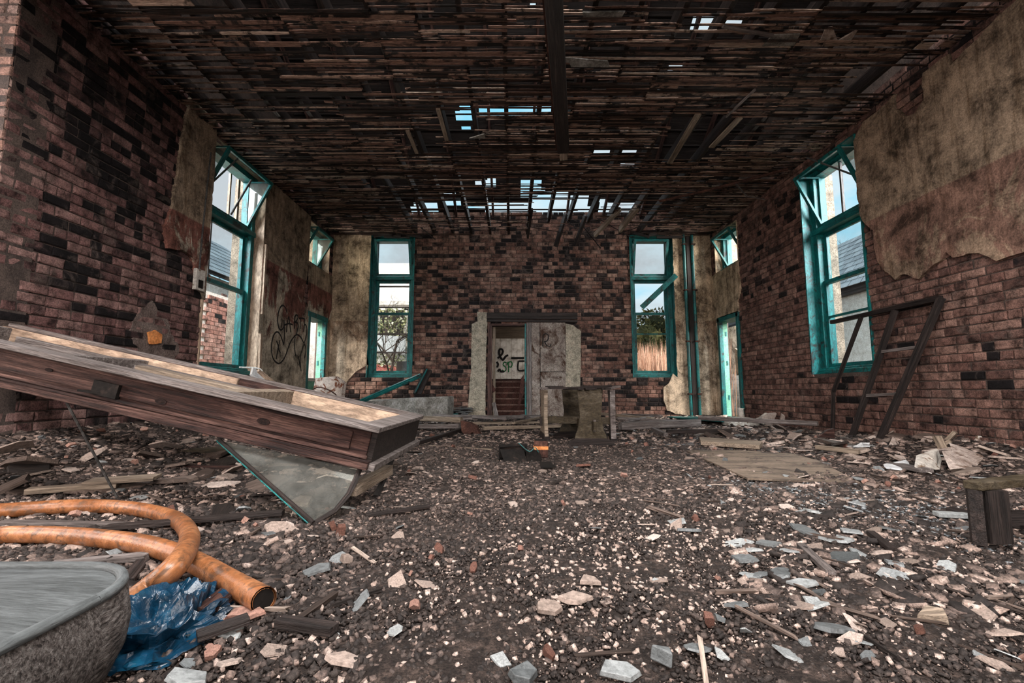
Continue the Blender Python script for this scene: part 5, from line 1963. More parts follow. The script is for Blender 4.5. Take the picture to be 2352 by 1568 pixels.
# rusty sheet metal by the left corner door
mb = MB()
mb.prism([aty(x, y, yy) for x, y, yy in ((712, 940, 6.9), (724, 868, 7.0), (768, 864, 7.1), (788, 878, 7.2), (778, 950, 7.1), (744, 950, 6.9))], (0.02, 0.10, 0.0))
RS = mb.build('rusty_panel', 'rusty_sheet', label='rust-spotted white metal panel in front of the left corner door', cat='panel')
mb = MB()
mb.tube(smooth_path([aty(712, 905, 6.85), aty(722, 892, 6.8), aty(740, 890, 6.8), (aty(770, 905, 6.8)), aty(800, 945, 6.7)], 5), 0.010, 6)
mb.build('bent_wire', 'rust', label='bent brown wire curving over the rust-spotted panel', cat='wire')
mb = MB()
mb.bar(aty(578, 852, 5.3), aty(665, 935, 5.7), 0.16, 0.03, (0.6, -0.4, 1))
WB = mb.build('white_board', 'book_white', label='small white board propped under the left window', cat='board')
mb = MB()
mb.bar(aty(582, 851, 5.33) + Vector((0.02, 0.06, 0.0)), aty(626, 886, 5.53) + Vector((0.02, 0.06, 0)), 0.05, 0.04, (0.6, -0.4, 1))
mb.build('board_edge', 'cream_paint', WB)
mb = MB()
mb.tube(smooth_path([W_WEST.P(6.62, 0.925, -0.10), W_WEST.P(6.72, 0.90, 0.16), W_WEST.P(6.72, 0.72, 0.20), W_WEST.P(6.70, 0.55, 0.20)], 5), 0.012, 6)
mb.build('loose_cable', 'cable_white', label='white cable drooping from the sill of the left window', cat='cable')

# black tins, half burnt, left of the trestle tables
TN = root('open_tin_box', on_floor(1185, 1058), 'black open metal box with its lid thrown back on the floor', 'box')
c = on_floor(1185, 1056)
mb = MB()
for a, b in (((-0.15, -0.02, 0.0), (0.10, 0.10, 0.008)), ((-0.15, 0.09, 0.0), (0.10, 0.10, 0.12)), ((-0.15, -0.02, 0.0), (-0.14, 0.10, 0.11)), ((0.09, -0.02, 0.0), (0.10, 0.10, 0.11))):
    mb.box(c + Vector(a), c + Vector(b))
mb.build('body', 'black_tin', TN)
mb = MB()
mb.prism([c + Vector(p) for p in ((-0.10, -0.10, 0.0), (0.09, -0.11, 0.0), (0.07, -0.03, 0.085), (-0.14, -0.02, 0.095))], (0, 0.008, 0))
mb.build('flap', 'black_tin', TN)
mb = MB()
mb.prism([c + Vector(p) for p in ((-0.13, 0.10, 0.12), (0.06, 0.10, 0.125), (0.13, 0.03, 0.03), (0.11, 0.02, 0.03), (0.05, 0.08, 0.11), (-0.15, 0.06, 0.10))], (0.0, 0.006, 0.006))
mb.build('lid', 'black_tin', TN)
c2 = on_floor(1244, 1050)
RC = root('burnt_tin', c2, 'rusty burnt square tin with an orange band beside the black box', 'tin')
mb = MB()
mb.box(c2 + Vector((-0.065, -0.03, 0)), c2 + Vector((0.055, 0.08, 0.145)))
mb.build('body', 'rust', RC, bevel=0.006)
mb = MB()
mb.box(c2 + Vector((-0.068, -0.033, 0.07)), c2 + Vector((0.057, 0.083, 0.098)))
mb.build('label_band', 'orange_paint', RC)
mb = MB()
mb.box(c2 + Vector((-0.058, -0.025, 0.143)), c2 + Vector((0.048, 0.075, 0.150)))
mb.build('mouth', 'black_tin', RC)
c3 = on_floor(1226, 1060)
mb = MB()
prof = []
for k in range(9):
    a = math.pi * k / 8
    prof.append(c3 + Vector((0.065 * math.cos(a), 0.0, 0.095 * math.sin(a))))
mb.prism(prof, (0.01, 0.06, 0.0))
BK = mb.build('charred_pot', 'black_tin', label='charred black pot with a turquoise wire, in front of the burnt tin', cat='pot')
mb = MB()
mb.tube(smooth_path([c3 + Vector((-0.13, -0.02, 0.16)), c3 + Vector((-0.04, -0.03, 0.09)), c3 + Vector((0.01, -0.02, 0.12)), c3 + Vector((0.04, -0.02, 0.08))], 5), 0.004, 5)
mb.build('wire', 'teal', BK)
slab('black_sheet', [(1242, 1074), (1276, 1074), (1264, 1062), (1240, 1062)], 0.006, 'black_tin', 'small square black sheet on the floor beside the charred pot', 'sheet', 0.02)

# low bench at the right edge
BN = root('low_bench', on_floor(2300, 1190), 'low dark plank bench standing at the right edge of the floor', 'bench')
mb = MB()
pz = 0.215
qa = [atz(2212, 1121, pz), atz(2258, 1128, pz), atz(2440, 1110, pz), atz(2400, 1100, pz)]
mb.prism(qa, (0, 0, 0.032))
mb.build('seat_plank', 'bench_wood', BN, bevel=0.004)
ga, gb = atz(2222, 1123, pz), atz(2256, 1128, pz)
mb = MB()
mb.prism([Vector((ga.x, ga.y, pz)), Vector((gb.x, gb.y, pz)), Vector((gb.x, gb.y, 0.01)), Vector((ga.x, ga.y, 0.01))], (0.02, 0.03, 0))
mb.build('leg', 'wood_dark', BN)
mb = MB()
mb.box((gb.x + 0.02, gb.y + 0.0, 0.02), (gb.x + 0.10, gb.y + 0.03, pz))
mb.build('leg', 'wood_dark', BN)
mb = MB()
mb.bar((gb.x + 0.08, gb.y + 0.10, 0.09), (gb.x + 0.9, gb.y + 0.05, 0.11), 0.03, 0.05)
mb.build('stretcher', 'wood_dark', BN)
mb = MB()
g = on_floor(2262, 1196)
mb.tube(smooth_path([g, g + Vector((0.04, 0.02, 0.03)), g + Vector((0.09, 0.02, 0.10)), g + Vector((0.10, 0.0, 0.05)), g + Vector((0.20, 0.0, 0.03))], 4), 0.007, 5)
mb.build('dry_twig', 'wood_grey', label='pale dry twig lying against the foot of the low bench', cat='twig')

# white basin fragments before the right corner door
BS = root('broken_basin', on_floor(1730, 972), 'broken white pedestal basin lying by the right corner doorway', 'basin')
c = on_floor(1716, 975) + Vector((-0.14, -0.05, 0))
mb = MB()
for j in range(7):
    ph = j / 6 * math.pi / 2
    for i in range(18):
        a = 6.283 * i / 18
        sq = 1.0 / max(abs(math.cos(a)), abs(math.sin(a))) ** 0.6
        mb.v.append((c.x + 0.26 * sq * math.cos(a) * math.cos(ph) ** 0.5, c.y + 0.20 * sq * math.sin(a) * math.cos(ph) ** 0.5, c.z + 0.13 * math.sin(ph)))
mb.l = list(mb.v)
mb.t = [0] * len(mb.v)
for j in range(6):
    for i in range(18):
        mb.f.append((j * 18 + i, j * 18 + (i + 1) % 18, (j + 1) * 18 + (i + 1) % 18, (j + 1) * 18 + i))
mb.build('bowl', 'white_ceramic', BS, smooth=True)
mb = MB()
mb.tube([c + Vector((0.03, 0, 0.10)), c + Vector((0.025, 0, 0.19)), c + Vector((0.02, 0, 0.25)), c + Vector((0.02, 0, 0.27))], [0.06, 0.04, 0.045, 0.06], 12)
mb.build('waste_spout', 'white_ceramic', BS, smooth=True)
mb = MB()
for (x0, y0, x1, y1) in ((1760, 966, 1776, 940),):
    mb.tube([c + Vector((0.30, 0.05, 0.0)), c + Vector((0.42, 0.08, 0.06)), c + Vector((0.50, 0.1, 0.18))], [0.10, 0.09, 0.03], 8)
mb.build('shattered_rim', 'white_ceramic', BS)
mb = MB()
mb.prism([aty(x, y, 6.9) for x, y in ((1755, 972), (1752, 962), (1764, 952), (1784, 950), (1774, 976), (1766, 978))], (0.0, 0.03, 0.02))
mb.build('basin_shard', 'chalk', label='pale shard standing up in the rubble right of the broken basin', cat='shard')
mb = MB()
mb.prism([aty(x, y, 6.6) for x, y in ((1793, 965), (1796, 952), (1803, 956), (1802, 968))], (0.0, 0.02, 0.02))
mb.build('basin_shard', 'chalk', label='small upright pale shard against the right wall beyond the leaning frame', cat='shard')


# broken fibreboard and ceramic on the heap at the right
def upright(name, pxs, ys_, off, mat, label, cat='fragment'):
    mb = MB()
    yy = list(ys_) if isinstance(ys_, (list, tuple)) else [ys_] * len(pxs)
    low = max(range(len(pxs)), key=lambda i: pxs[i][1])      # the corner it stands on
    dy = on_floor(pxs[low][0], pxs[low][1], 0.015).y - yy[low]
    yy = [v_ + dy for v_ in yy]
    mb.prism([aty(x, y, Y) for (x, y), Y in zip(pxs, yy)], off)
    return mb.build(name, mat, label=label, cat=cat)


upright('board_fragment', [(2166, 1040), (2190, 1038), (2182, 1020), (2212, 1030), (2260, 1050), (2236, 1080), (2210, 1075), (2182, 1078)], [3.75, 3.85, 3.95, 3.95, 3.85, 3.6, 3.6, 3.6], (0.01, 0.02, 0.012), 'fibreboard', 'large torn pinkish fibreboard sheet on the right-hand heap')
upright('board_fragment', [(2110, 1050), (2156, 1034), (2163, 1056), (2158, 1078), (2144, 1078), (2140, 1088), (2106, 1076)], [3.75, 3.85, 3.85, 3.65, 3.6, 3.5, 3.55], (0.0, 0.02, 0.012), 'white_ceramic', 'creased white board piece left of the pinkish fibreboard sheet')
upright('board_fragment', [(2034, 1070), (2086, 1060), (2092, 1072), (2070, 1080), (2036, 1076)], [3.75, 3.8, 3.7, 3.6, 3.65], (0.0, 0.02, 0.012), 'book_white', 'small bright white board piece on the rubble below the heap')
upright('board_fragment', [(2018, 1030), (2028, 1017), (2051, 1019), (2044, 1033)], [4.25, 4.35, 4.35, 4.2], (0.0, 0.02, 0.012), 'book_white', 'bluish white tile piece at the foot of the leaning frame')
upright('board_fragment', [(2044, 1032), (2056, 1006), (2074, 1028), (2060, 1036)], [4.2, 4.3, 4.25, 4.15], (0.0, 0.03, 0.01), 'fibreboard', 'buff triangular fragment beside the bluish white tile')
mb = MB()
c = on_floor(2222, 1040) + Vector((0.05, 0.1, 0))
sm_ = [c + Vector((0.17 * math.cos(t), 0.05 * math.sin(t * 0.5), 0.02 + 0.15 * math.sin(t))) for t in np.linspace(0.1, 3.0, 14)]
mb.tube(sm_, 0.022, 8)
mb.build('arched_ceramic_fragment', 'white_ceramic', label='arched white ceramic rim on top of the right-hand heap', cat='fragment', smooth=True)
c = on_floor(2255, 1045) + Vector((0.02, 0.0, 0))
mb = MB()
mb.tube([c + Vector((-0.03, 0, 0.02)), c + Vector((0.0, 0, 0.12)), c + Vector((0.03, 0.0, 0.19))], [0.06, 0.055, 0.06], 10, cap=False)
mb.tube([c + Vector((-0.03, 0, 0.025)), c + Vector((0.0, 0, 0.12)), c + Vector((0.03, 0.0, 0.188))], [0.045, 0.042, 0.045], 10, cap=False)
mb.build('ceramic_elbow', 'white_ceramic', label='hollow ceramic pipe stub standing on the right-hand heap', cat='fragment', smooth=True)
mb = MB()
mb.bar(aty(2266, 1042, 3.9), aty(2312, 1062, 3.6), 0.05, 0.03)
mb.build('board_strip', 'wood_pale', label='pale strip sloping down the right side of the heap', cat='strip')
for k, (a, b, w) in enumerate((((2152, 1002), (2166, 1030), 0.06), ((2176, 1010), (2194, 992), 0.05), ((2162, 1022), (2184, 1012), 0.05))):
    mb = MB()
    mb.bar(aty(a[0], a[1], 4.1), aty(b[0], b[1], 4.05), w, 0.03)
    mb.build('broken_stick', 'wood_pale', label=('first', 'upper', 'crossing')[k] + ' broken pale stick on top of the right-hand heap', cat='stick')
mb = MB()
c = on_floor(1975, 1030)
r = random.Random(4)
for k in range(5):
    pts = [c + Vector((r.uniform(-0.13, 0.13), r.uniform(-0.05, 0.05), r.uniform(0.005, 0.06))) for _ in range(4)]
    mb.prism(pts, (0, 0.004, 0.004))
mb.build('white_plastic', 'book_white', label='scrap of crumpled white plastic by the foot of the leaning frame', cat='plastic')
upright('dark_wedge', [(1880, 1004), (1900, 988), (1916, 984), (1918, 1006)], 5.15, (0.0, 0.04, 0), 'wood_brown', 'dark curved wooden foot beside the leaning frame', 'wood')

# planks
mb = MB()
pts = [on_floor(1606, 1012, 0.02), on_floor(1610, 1022, 0.02), on_floor(1745, 1032, 0.02), on_floor(1752, 1022, 0.02)]
mb.prism(pts, (0, 0, 0.045))
mb.build('panel_piece', 'wood_pale', label='pale board lying flat behind the plywood sheet', cat='board', bevel=0.004)
timber((1560, 964), (1690, 976), 0.40, 0.02, 'teal', 'dull teal door panel lying flat before the right corner door', 0.02, 0.02, 'flat_door_piece', cat='door')
for k, (a, b, w, h, m, lab, la, lb) in enumerate((
    ((1606, 983), (1880, 994), 0.05, 0.05, 'wood_grey', 'long grey rail running right towards the leaning frame', 0.10, 0.06),
    ((1424, 992), (1606, 986), 0.09, 0.09, 'wood_grey', 'thick weathered beam lying right of the trestle tables', 0.0, 0.02),
    ((1420, 976), (1560, 984), 0.04, 0.05, 'wood_grey', 'grey batten right behind the trestle tables', 0.05, 0.04),
    ((1380, 962), (1500, 976), 0.05, 0.04, 'wood_pale', 'pale lath slanting from the end wall to the thick beam', 0.05, 0.05),
    ((1430, 960), (1520, 972), 0.05, 0.03, 'wood_grey', 'grey board end below the right end window', 0.03, 0.08),
    ((1500, 974), (1440, 985), 0.04, 0.03, 'wood_grey', 'short crossing batten on the thick beam', 0.08, 0.08),
    ((1500, 998), (1530, 1012), 0.04, 0.04, 'wood_grey', 'short grey stick right of the trestle tables', 0.02, 0.02),
    ((1532, 1004), (1680, 1002), 0.05, 0.04, 'wood_dark', 'dark rail between the beam and the pale board', 0.02, 0.02),
    ((936, 966), (1165, 976), 0.06, 0.05, 'wood_grey', 'long grey rail behind the fallen window frame', 0.06, 0.06),
    ((938, 976), (1060, 982), 0.07, 0.07, 'wood_pale', 'thick brown rail behind the end of the fallen window frame', 0.05, 0.05),
    ((940, 988), (1056, 988), 0.06, 0.05, 'wood_grey', 'grey rail under the thick brown rail', 0.0, 0.0),
    ((1060, 974), (1250, 968), 0.06, 0.05, 'wood_grey', 'grey batten before the centre doorway', 0.05, 0.04),
    ((1080, 984), (1250, 980), 0.05, 0.03, 'wood_pale', 'pale batten lying left of the trestle tables', 0.03, 0.03),
    ((1110, 992), (1290, 986), 0.06, 0.04, 'wood_pale', 'pale board running under the trestle tables', 0.0, 0.0),
    ((1200, 966), (1222, 978), 0.06, 0.03, 'wood_grey', 'short grey offcut on the battens before the centre doorway', 0.06, 0.06),
    ((1180, 986), (1252, 970), 0.04, 0.03, 'wood_pale', 'pale slat crossing the battens left of the trestle tables', 0.05, 0.06),
    ((930, 1036), (1060, 994), 0.05, 0.04, 'wood_dark', 'dark splintered rail running back from the end of the fallen frame', 0.02, 0.03),
    ((985, 1025), (1130, 1033), 0.025, 0.012, 'wood_pale', 'thin white lath on the floor left of the black box', 0.0, 0.0),
    ((1840, 1262), (1910, 1328), 0.03, 0.015, 'wood_grey', 'dark grey lath slanting across the right foreground gravel', 0.01, 0.01),
    ((2000, 1232), (2050, 1272), 0.03, 0.015, 'wood_dark', 'short dark lath lying beyond the slanting grey lath', 0.01, 0.01),
    ((640, 1446), (768, 1466), 0.035, 0.02, 'wood_dark', 'short dark stick in the left foreground gravel', 0.01, 0.01),
    ((838, 1192), (985, 1170), 0.03, 0.014, 'wood_dark', 'thin dark slip right of the glass cheek', 0.01, 0.01),
    ((450, 1490), (570, 1446), 0.04, 0.015, 'wood_dark', 'dark splintered slat right of the blue bag', 0.02, 0.02),
    ((470, 1428), (530, 1376), 0.06, 0.02, 'wood_brown', 'brown splintered slat under the hose end', 0.015, 0.015),
    ((0, 1206), (330, 1212), 0.05, 0.02, 'wood_grey', 'grey plank lying inside the hose loop', 0.0, 0.0),
    ((240, 1228), (650, 1192), 0.045, 0.02, 'wood_dark', 'long thin dark slat behind the hose bend', 0.02, 0.02),
    ((110, 1306), (340, 1290), 0.05, 0.02, 'wood_grey', 'grey blade-shaped slat between hose and cushion', 0.0, 0.01),
    ((290, 1344), (328, 1296), 0.04, 0.02, 'wood_dark', 'dark slat lying below the crossing of the hose', 0.0, 0.0),
    ((60, 1142), (270, 1126), 0.08, 0.03, 'wood_pale', 'pale weathered board behind the hose loop', 0.02, 0.02),
    ((200, 1130), (360, 1118), 0.16, 0.02, 'wood_pale', 'wide broken board behind the hose loop', 0.05, 0.05),
    ((380, 1062), (560, 1052), 0.16, 0.05, 'bench_wood', 'broad brown board under the fallen window frame', 0.05, 0.05),
    ((395, 1078), (560, 1078), 0.03, 0.03, 'wood_brown', 'brown curved lath beneath the broad brown board', 0.0, 0.0),
    ((20, 1040), (210, 962), 0.08, 0.05, 'wood_dark', 'charred beam lying up the heap against the left wall', 0.05, 0.02),
    ((10, 1012), (170, 968), 0.05, 0.04, 'wood_dark', 'second charred beam higher on the heap against the left wall', 0.10, 0.05),
    ((330, 1020), (395, 1000), 0.14, 0.06, 'wood_pale', 'pale block leaning below the fallen frame', 0.06, 0.02),
    ((258, 1030), (310, 1010), 0.03, 0.02, 'wood_pale', 'thin pale slip on the heap by the stay rod', 0.06, 0.06),
    ((90, 1050), (180, 1044), 0.03, 0.02, 'wood_pale', 'round pale stick on the heap below the fallen frame', 0.04, 0.04),
    ((2050, 1076), (2130, 1092), 0.10, 0.03, 'wood_grey', 'flat grey driftwood board before the right-hand heap', 0.02, 0.02),
    ((1876, 1036), (1976, 1048), 0.06, 0.04, 'wood_pale', 'pale rail in front of the leaning frame', 0.02, 0.02),
    ((2180, 1178), (2352, 1220), 0.05, 0.02, 'wood_dark', 'dark slat lying before the low bench', 0.01, 0.01),
    ((2150, 1190), (2260, 1196), 0.05, 0.02, 'slate', 'grey strip pointing at the foot of the low bench', 0.01, 0.01),
)):
    timber(a, b, w, h, m, lab, la, lb, 'loose_timber' if w > 0.035 else 'loose_lath')
mb = MB()
mb.prism([aty(x, y, 6.3) for x, y in ((1058, 966), (1078, 970), (1092, 978), (1102, 1000), (1084, 992), (1072, 1004), (1060, 990))], (0.03, 0.07, 0.0))
mb.build('crumpled_bracket', 'rust', label='rusty crumpled metal bracket among the battens before the doorway', cat='metal')
mb = MB()
mb.bar(aty(1047, 966, 9.0), aty(1047, 950, 9.05), 0.10, 0.04, (0, 1, 0))
mb.build('teal_offcut', 'teal', label='short upright teal offcut left of the cement strip', cat='offcut')
mb = MB()
r = random.Random(9)
for k in range(10):
    mb.box((-1.25 + r.uniform(-0.12, 0.3), 9.15 + r.uniform(-0.1, 0.15), 0.10 + k * 0.016), (-0.95 + r.uniform(-0.1, 0.25), 9.45, 0.112 + k * 0.016))
mb.build('slate_stack', 'slate', label='small stack of grey slates left of the cement strip', cat='slates')

# named stones and shards in the foreground
NAMED = [
    ('stone', (1534, 1506), 0.030, 0.030, 'slate', 'rounded blue-grey stone at the bottom centre of the floor', 3),
    ('tile_shard', (785, 1514), 0.034, 0.010, 'chalk', 'fan-shaped pale pink tile shard in the lower left gravel', 5),
    ('tile_shard', (1352, 1332), 0.032, 0.014, 'chalk', 'ribbed pale tile corner in the middle foreground', 4),
    ('tile_shard', (1322, 1372), 0.036, 0.012, 'chalk', 'flat pale tile piece below the ribbed tile corner', 6),
    ('tile_shard', (1262, 1392), 0.034, 0.012, 'chalk', 'dirtier tile piece left of the flat pale tile piece', 6),
    ('slate_piece', (1424, 1540), 0.034, 0.012, 'slate', 'pointed grey-green slate piece at the bottom edge', 5),
    ('slate_piece', (1204, 1548), 0.034, 0.016, 'slate', 'square grey slate piece at the bottom edge', 5),
    ('slate_piece', (1912, 1442), 0.036, 0.010, 'slate', 'smooth dark slate oval in the right foreground', 7),
    ('slate_piece', (728, 1306), 0.044, 0.010, 'slate', 'long greenish slate sliver in the left gravel', 5),
    ('plaster_block', (792, 1282), 0.026, 0.024, 'chalk', 'blocky pale plaster cube right of the hose end', 4),
    ('tile_shard', (558, 1408), 0.046, 0.010, 'terracotta', 'flat reddish tile shard under the hose end', 5),
    ('slate_piece', (432, 1554), 0.040, 0.010, 'slate', 'pale wet slate piece right of the blue bag', 5),
    ('brick_bit', (1340, 1068), 0.045, 0.02, 'terracotta', 'lone buff brick bit right of the charred pot', 5),
    ('slate_piece', (1846, 1338), 0.036, 0.008, 'slate', 'grey slate wedge below the slanting grey lath', 5),
    ('slate_piece', (1690, 1388), 0.028, 0.008, 'slate', 'small blue slate with an orange chip on it', 5),
    ('wood_block', (2140, 1412), 0.034, 0.022, 'wood_pale', 'weathered wood block in the right foreground', 4),
    ('plaster_block', (196, 1002), 0.09, 0.10, 'chalk', 'large pale lump of plaster on the heap under the fallen frame', 6),
    ('plaster_block', (330, 1012), 0.08, 0.06, 'cement', 'grey mortar lump on the heap by the stay rod', 6),
]


def shard_verts(r, n, s, th, irr=0.3):
    a0 = r.uniform(0, 6.28)
    pts = []
    for k in range(n):
        a = a0 + 6.283 * (k + r.uniform(-0.3, 0.3)) / n
        rad = s * (1 + r.uniform(-irr, irr))
        pts.append((rad * math.cos(a) * 1.25, rad * math.sin(a) * 0.85))
    bot = [(x, y_, -th / 2) for x, y_ in pts]
    top = [(x * r.uniform(0.86, 0.98), y_ * r.uniform(0.86, 0.98), th / 2 + r.uniform(-0.15, 0.15) * th) for x, y_ in pts]
    fs = [tuple(range(n))[::-1], tuple(range(n, 2 * n))] + [(i, (i + 1) % n, n + (i + 1) % n, n + i) for i in range(n)]
    return bot + top, fs


r = random.Random(77)
for nm, (px, py), s, th, m, lab, n in NAMED:
    p = on_floor(px, py, th * 0.5 + 0.008)
    vs, fs = shard_verts(r, n, s, th, 0.2)
    R3 = Matrix.Rotation(r.uniform(-0.25, 0.25), 3, 'X') @ Matrix.Rotation(r.uniform(-0.2, 0.2), 3, 'Y')
    mb = MB()
    mb.add([p + R3 @ Vector(v) for v in vs], fs, vs, r.random())
    mb.build(nm, m, label=lab, cat=nm.split('_')[-1] if nm != 'stone' else 'stone', bevel=min(s, th) * 0.12)

# ------------------------------------------------------------------ countable debris: shards, chips of plaster, brick bits, splinters
def loose_meshes(mat, n, kind, seed):
    r = random.Random(seed)
    out = []
    for k in range(n):
        if kind == 'shard':
            vs, fs = shard_verts(r, r.randint(4, 7), 1.0, 0.16)
        elif kind == 'lump':
            vs, fs = shard_verts(r, r.randint(5, 7), 1.0, 0.9, 0.2)
        else:
            L, w, h = 1.0, r.uniform(0.06, 0.11), r.uniform(0.025, 0.05)
            vs = [(x * L / 2 * r.uniform(0.85, 1.05), y_ * w / 2 * r.uniform(0.5, 1.1), z * h / 2) for x in (-1, 1) for y_ in (-1, 1) for z in (-1, 1)]
            fs = list(MB.BOXF)
        me = bpy.data.meshes.new(kind)
        me.from_pydata(vs, [], fs)
        a = me.attributes.new('loc', 'FLOAT_VECTOR', 'POINT')
        a.data.foreach_set('vector', np.array(vs, dtype=np.float32).ravel() * 0.1)
        me.materials.append(MATS[mat])
        out.append(me)
    return out


def spot(r, mode):
    """random place on the floor; rubble gathers along the walls and is thin on the trodden middle"""
    while True:
        y_ = 1.05 + 8.3 * r.random() ** 1.5
        x = r.uniform(max(XL + 0.1, -1.2 * y_ - 0.2), min(XR - 0.1, 1.2 * y_ + 0.2))
        mid = abs(x - 0.25 * y_ * 0.2)
        keep = 0.25 + 0.75 * min(1.0, mid / (0.35 * y_ + 0.3))
        if y_ > 6.5:
            keep = 1.0
        if r.random() > keep:
            continue
        if -1.5 < x < -0.72 and 0.4 < y_ < 1.12:
            continue
        return x, y_


def zone(x, y_):
    """where on the floor a loose piece lies, told by the things around it"""
    if y_ > 7.6:
        return 'at the foot of the end wall'
    if y_ > 5.2:
        return 'beyond the trestle tables left of the middle' if x < 0.2 else ('beyond the trestle tables right of the middle' if x < 2.8 else 'along the right wall by the corner door')
    if x < -2.3:
        return 'on the heap by the left wall under the fallen frame'
    if y_ > 3.0:
        return 'behind the glass cheek of the fallen frame' if x < -0.5 else ('before the trestle tables' if x < 1.2 else ('around the plywood sheet' if x < 2.9 else 'on the heap along the right wall'))
    if y_ > 1.9:
        return 'behind the orange hose' if x < -0.75 else ('in the middle of the floor before the black box' if x < 0.5 else ('between the plywood sheet and the foreground' if x < 1.6 else 'around the low bench'))
    if x < -0.35:
        return 'beside the hose end and the blue bag'
    return 'in the very foreground left of centre' if x < 0.15 else ('in the foreground right of centre' if x < 0.9 else 'in the bottom right corner')


def scatter(name, mat, kind, count, smin, smax, desc, cat, group, seed, flat=0.25, n_mesh=10, where=None):
    r = random.Random(seed)
    ms = loose_meshes(mat, n_mesh, kind, seed)
    for k in range(count):
        x, y_ = spot(r, kind) if where is None else (r.uniform(where[0], where[1]), r.uniform(where[2], where[3]))
        s = r.uniform(smin, smax) * (0.55 + 0.12 * y_)
        ob = bpy.data.objects.new(name, r.choice(ms))
        COL.objects.link(ob)
        hh = {'shard': 0.08, 'lump': 0.4, 'stick': 0.03}[kind] * s
        ob.location = (x, y_, H(x, y_) + hh + 0.006)
        ob.rotation_euler = (r.gauss(0, flat), r.gauss(0, flat), r.uniform(0, 6.28))
        ob.scale = (s, s, s * r.uniform(0.7, 1.3))
        t = (s / (0.55 + 0.12 * y_) - smin) / (smax - smin)
        size = 'tiny' if t < 0.33 else ('medium' if t < 0.67 else 'large')
        tag(ob, '%s %s %s' % (size, desc, zone(x, y_)), cat, group)


scatter('slate_shard', 'slate', 'shard', 230, 0.020, 0.056, 'grey slate shard', 'shard', 'loose grey slate shards', 101)
scatter('plaster_shard', 'chalk', 'shard', 290, 0.016, 0.048, 'pale plaster shard', 'shard', 'loose pale plaster shards', 102)
scatter('brick_fragment', 'terracotta', 'lump', 120, 0.012, 0.030, 'reddish brick lump', 'brick', 'loose brick fragments', 103, 0.6)
scatter('wood_splinter', 'splinter', 'stick', 240, 0.10, 0.28, 'wood splinter', 'splinter', 'loose wood splinters', 104, 0.08)

scatter('board_scrap', 'splinter', 'shard', 26, 0.09, 0.17, 'brown board scrap', 'scrap', 'torn board scraps', 105, 0.22, where=(-3.3, -1.0, 2.2, 3.9))
scatter('plaster_chunk', 'chalk', 'shard', 22, 0.06, 0.13, 'broken plaster chunk', 'chunk', 'broken plaster chunks', 106, 0.25, where=(-3.4, -0.9, 1.9, 4.2))
scatter('plaster_chunk', 'chalk', 'shard', 20, 0.05, 0.11, 'broken plaster chunk', 'chunk', 'broken plaster chunks', 107, 0.3, where=(2.6, 4.1, 3.2, 6.6))
scatter('board_scrap', 'splinter', 'shard', 20, 0.07, 0.14, 'brown board scrap', 'scrap', 'torn board scraps', 108, 0.22, where=(2.4, 4.1, 3.0, 6.8))
scatter('slate_shard', 'slate', 'shard', 16, 0.04, 0.075, 'wide grey slate shard', 'shard', 'loose grey slate shards', 109, 0.1, where=(0.75, 1.7, 1.5, 2.3))

# ------------------------------------------------------------------ gravel and chips nobody could count
PHI = (1 + 5 ** 0.5) / 2
ICO_V = np.array([(-1, PHI, 0), (1, PHI, 0), (-1, -PHI, 0), (1, -PHI, 0), (0, -1, PHI), (0, 1, PHI), (0, -1, -PHI), (0, 1, -PHI), (PHI, 0, -1), (PHI, 0, 1), (-PHI, 0, -1), (-PHI, 0, 1)]) / math.sqrt(1 + PHI * PHI)
ICO_F = np.array([(0, 11, 5), (0, 5, 1), (0, 1, 7), (0, 7, 10), (0, 10, 11), (1, 5, 9), (5, 11, 4), (11, 10, 2), (10, 7, 6), (7, 1, 8), (3, 9, 4), (3, 4, 2), (3, 2, 6), (3, 6, 8), (3, 8, 9), (4, 9, 5), (2, 4, 11), (6, 2, 10), (8, 6, 7), (9, 8, 1)])
CUB_V = np.array([(x, y_, z) for x in (-1, 1) for y_ in (-1, 1) for z in (-1, 1)], dtype=float) * 0.7
CUB_F = np.array([(0, 1, 3), (0, 3, 2), (4, 6, 7), (4, 7, 5), (0, 4, 5), (0, 5, 1), (2, 3, 7), (2, 7, 6), (0, 2, 6), (0, 6, 4), (1, 5, 7), (1, 7, 3)])


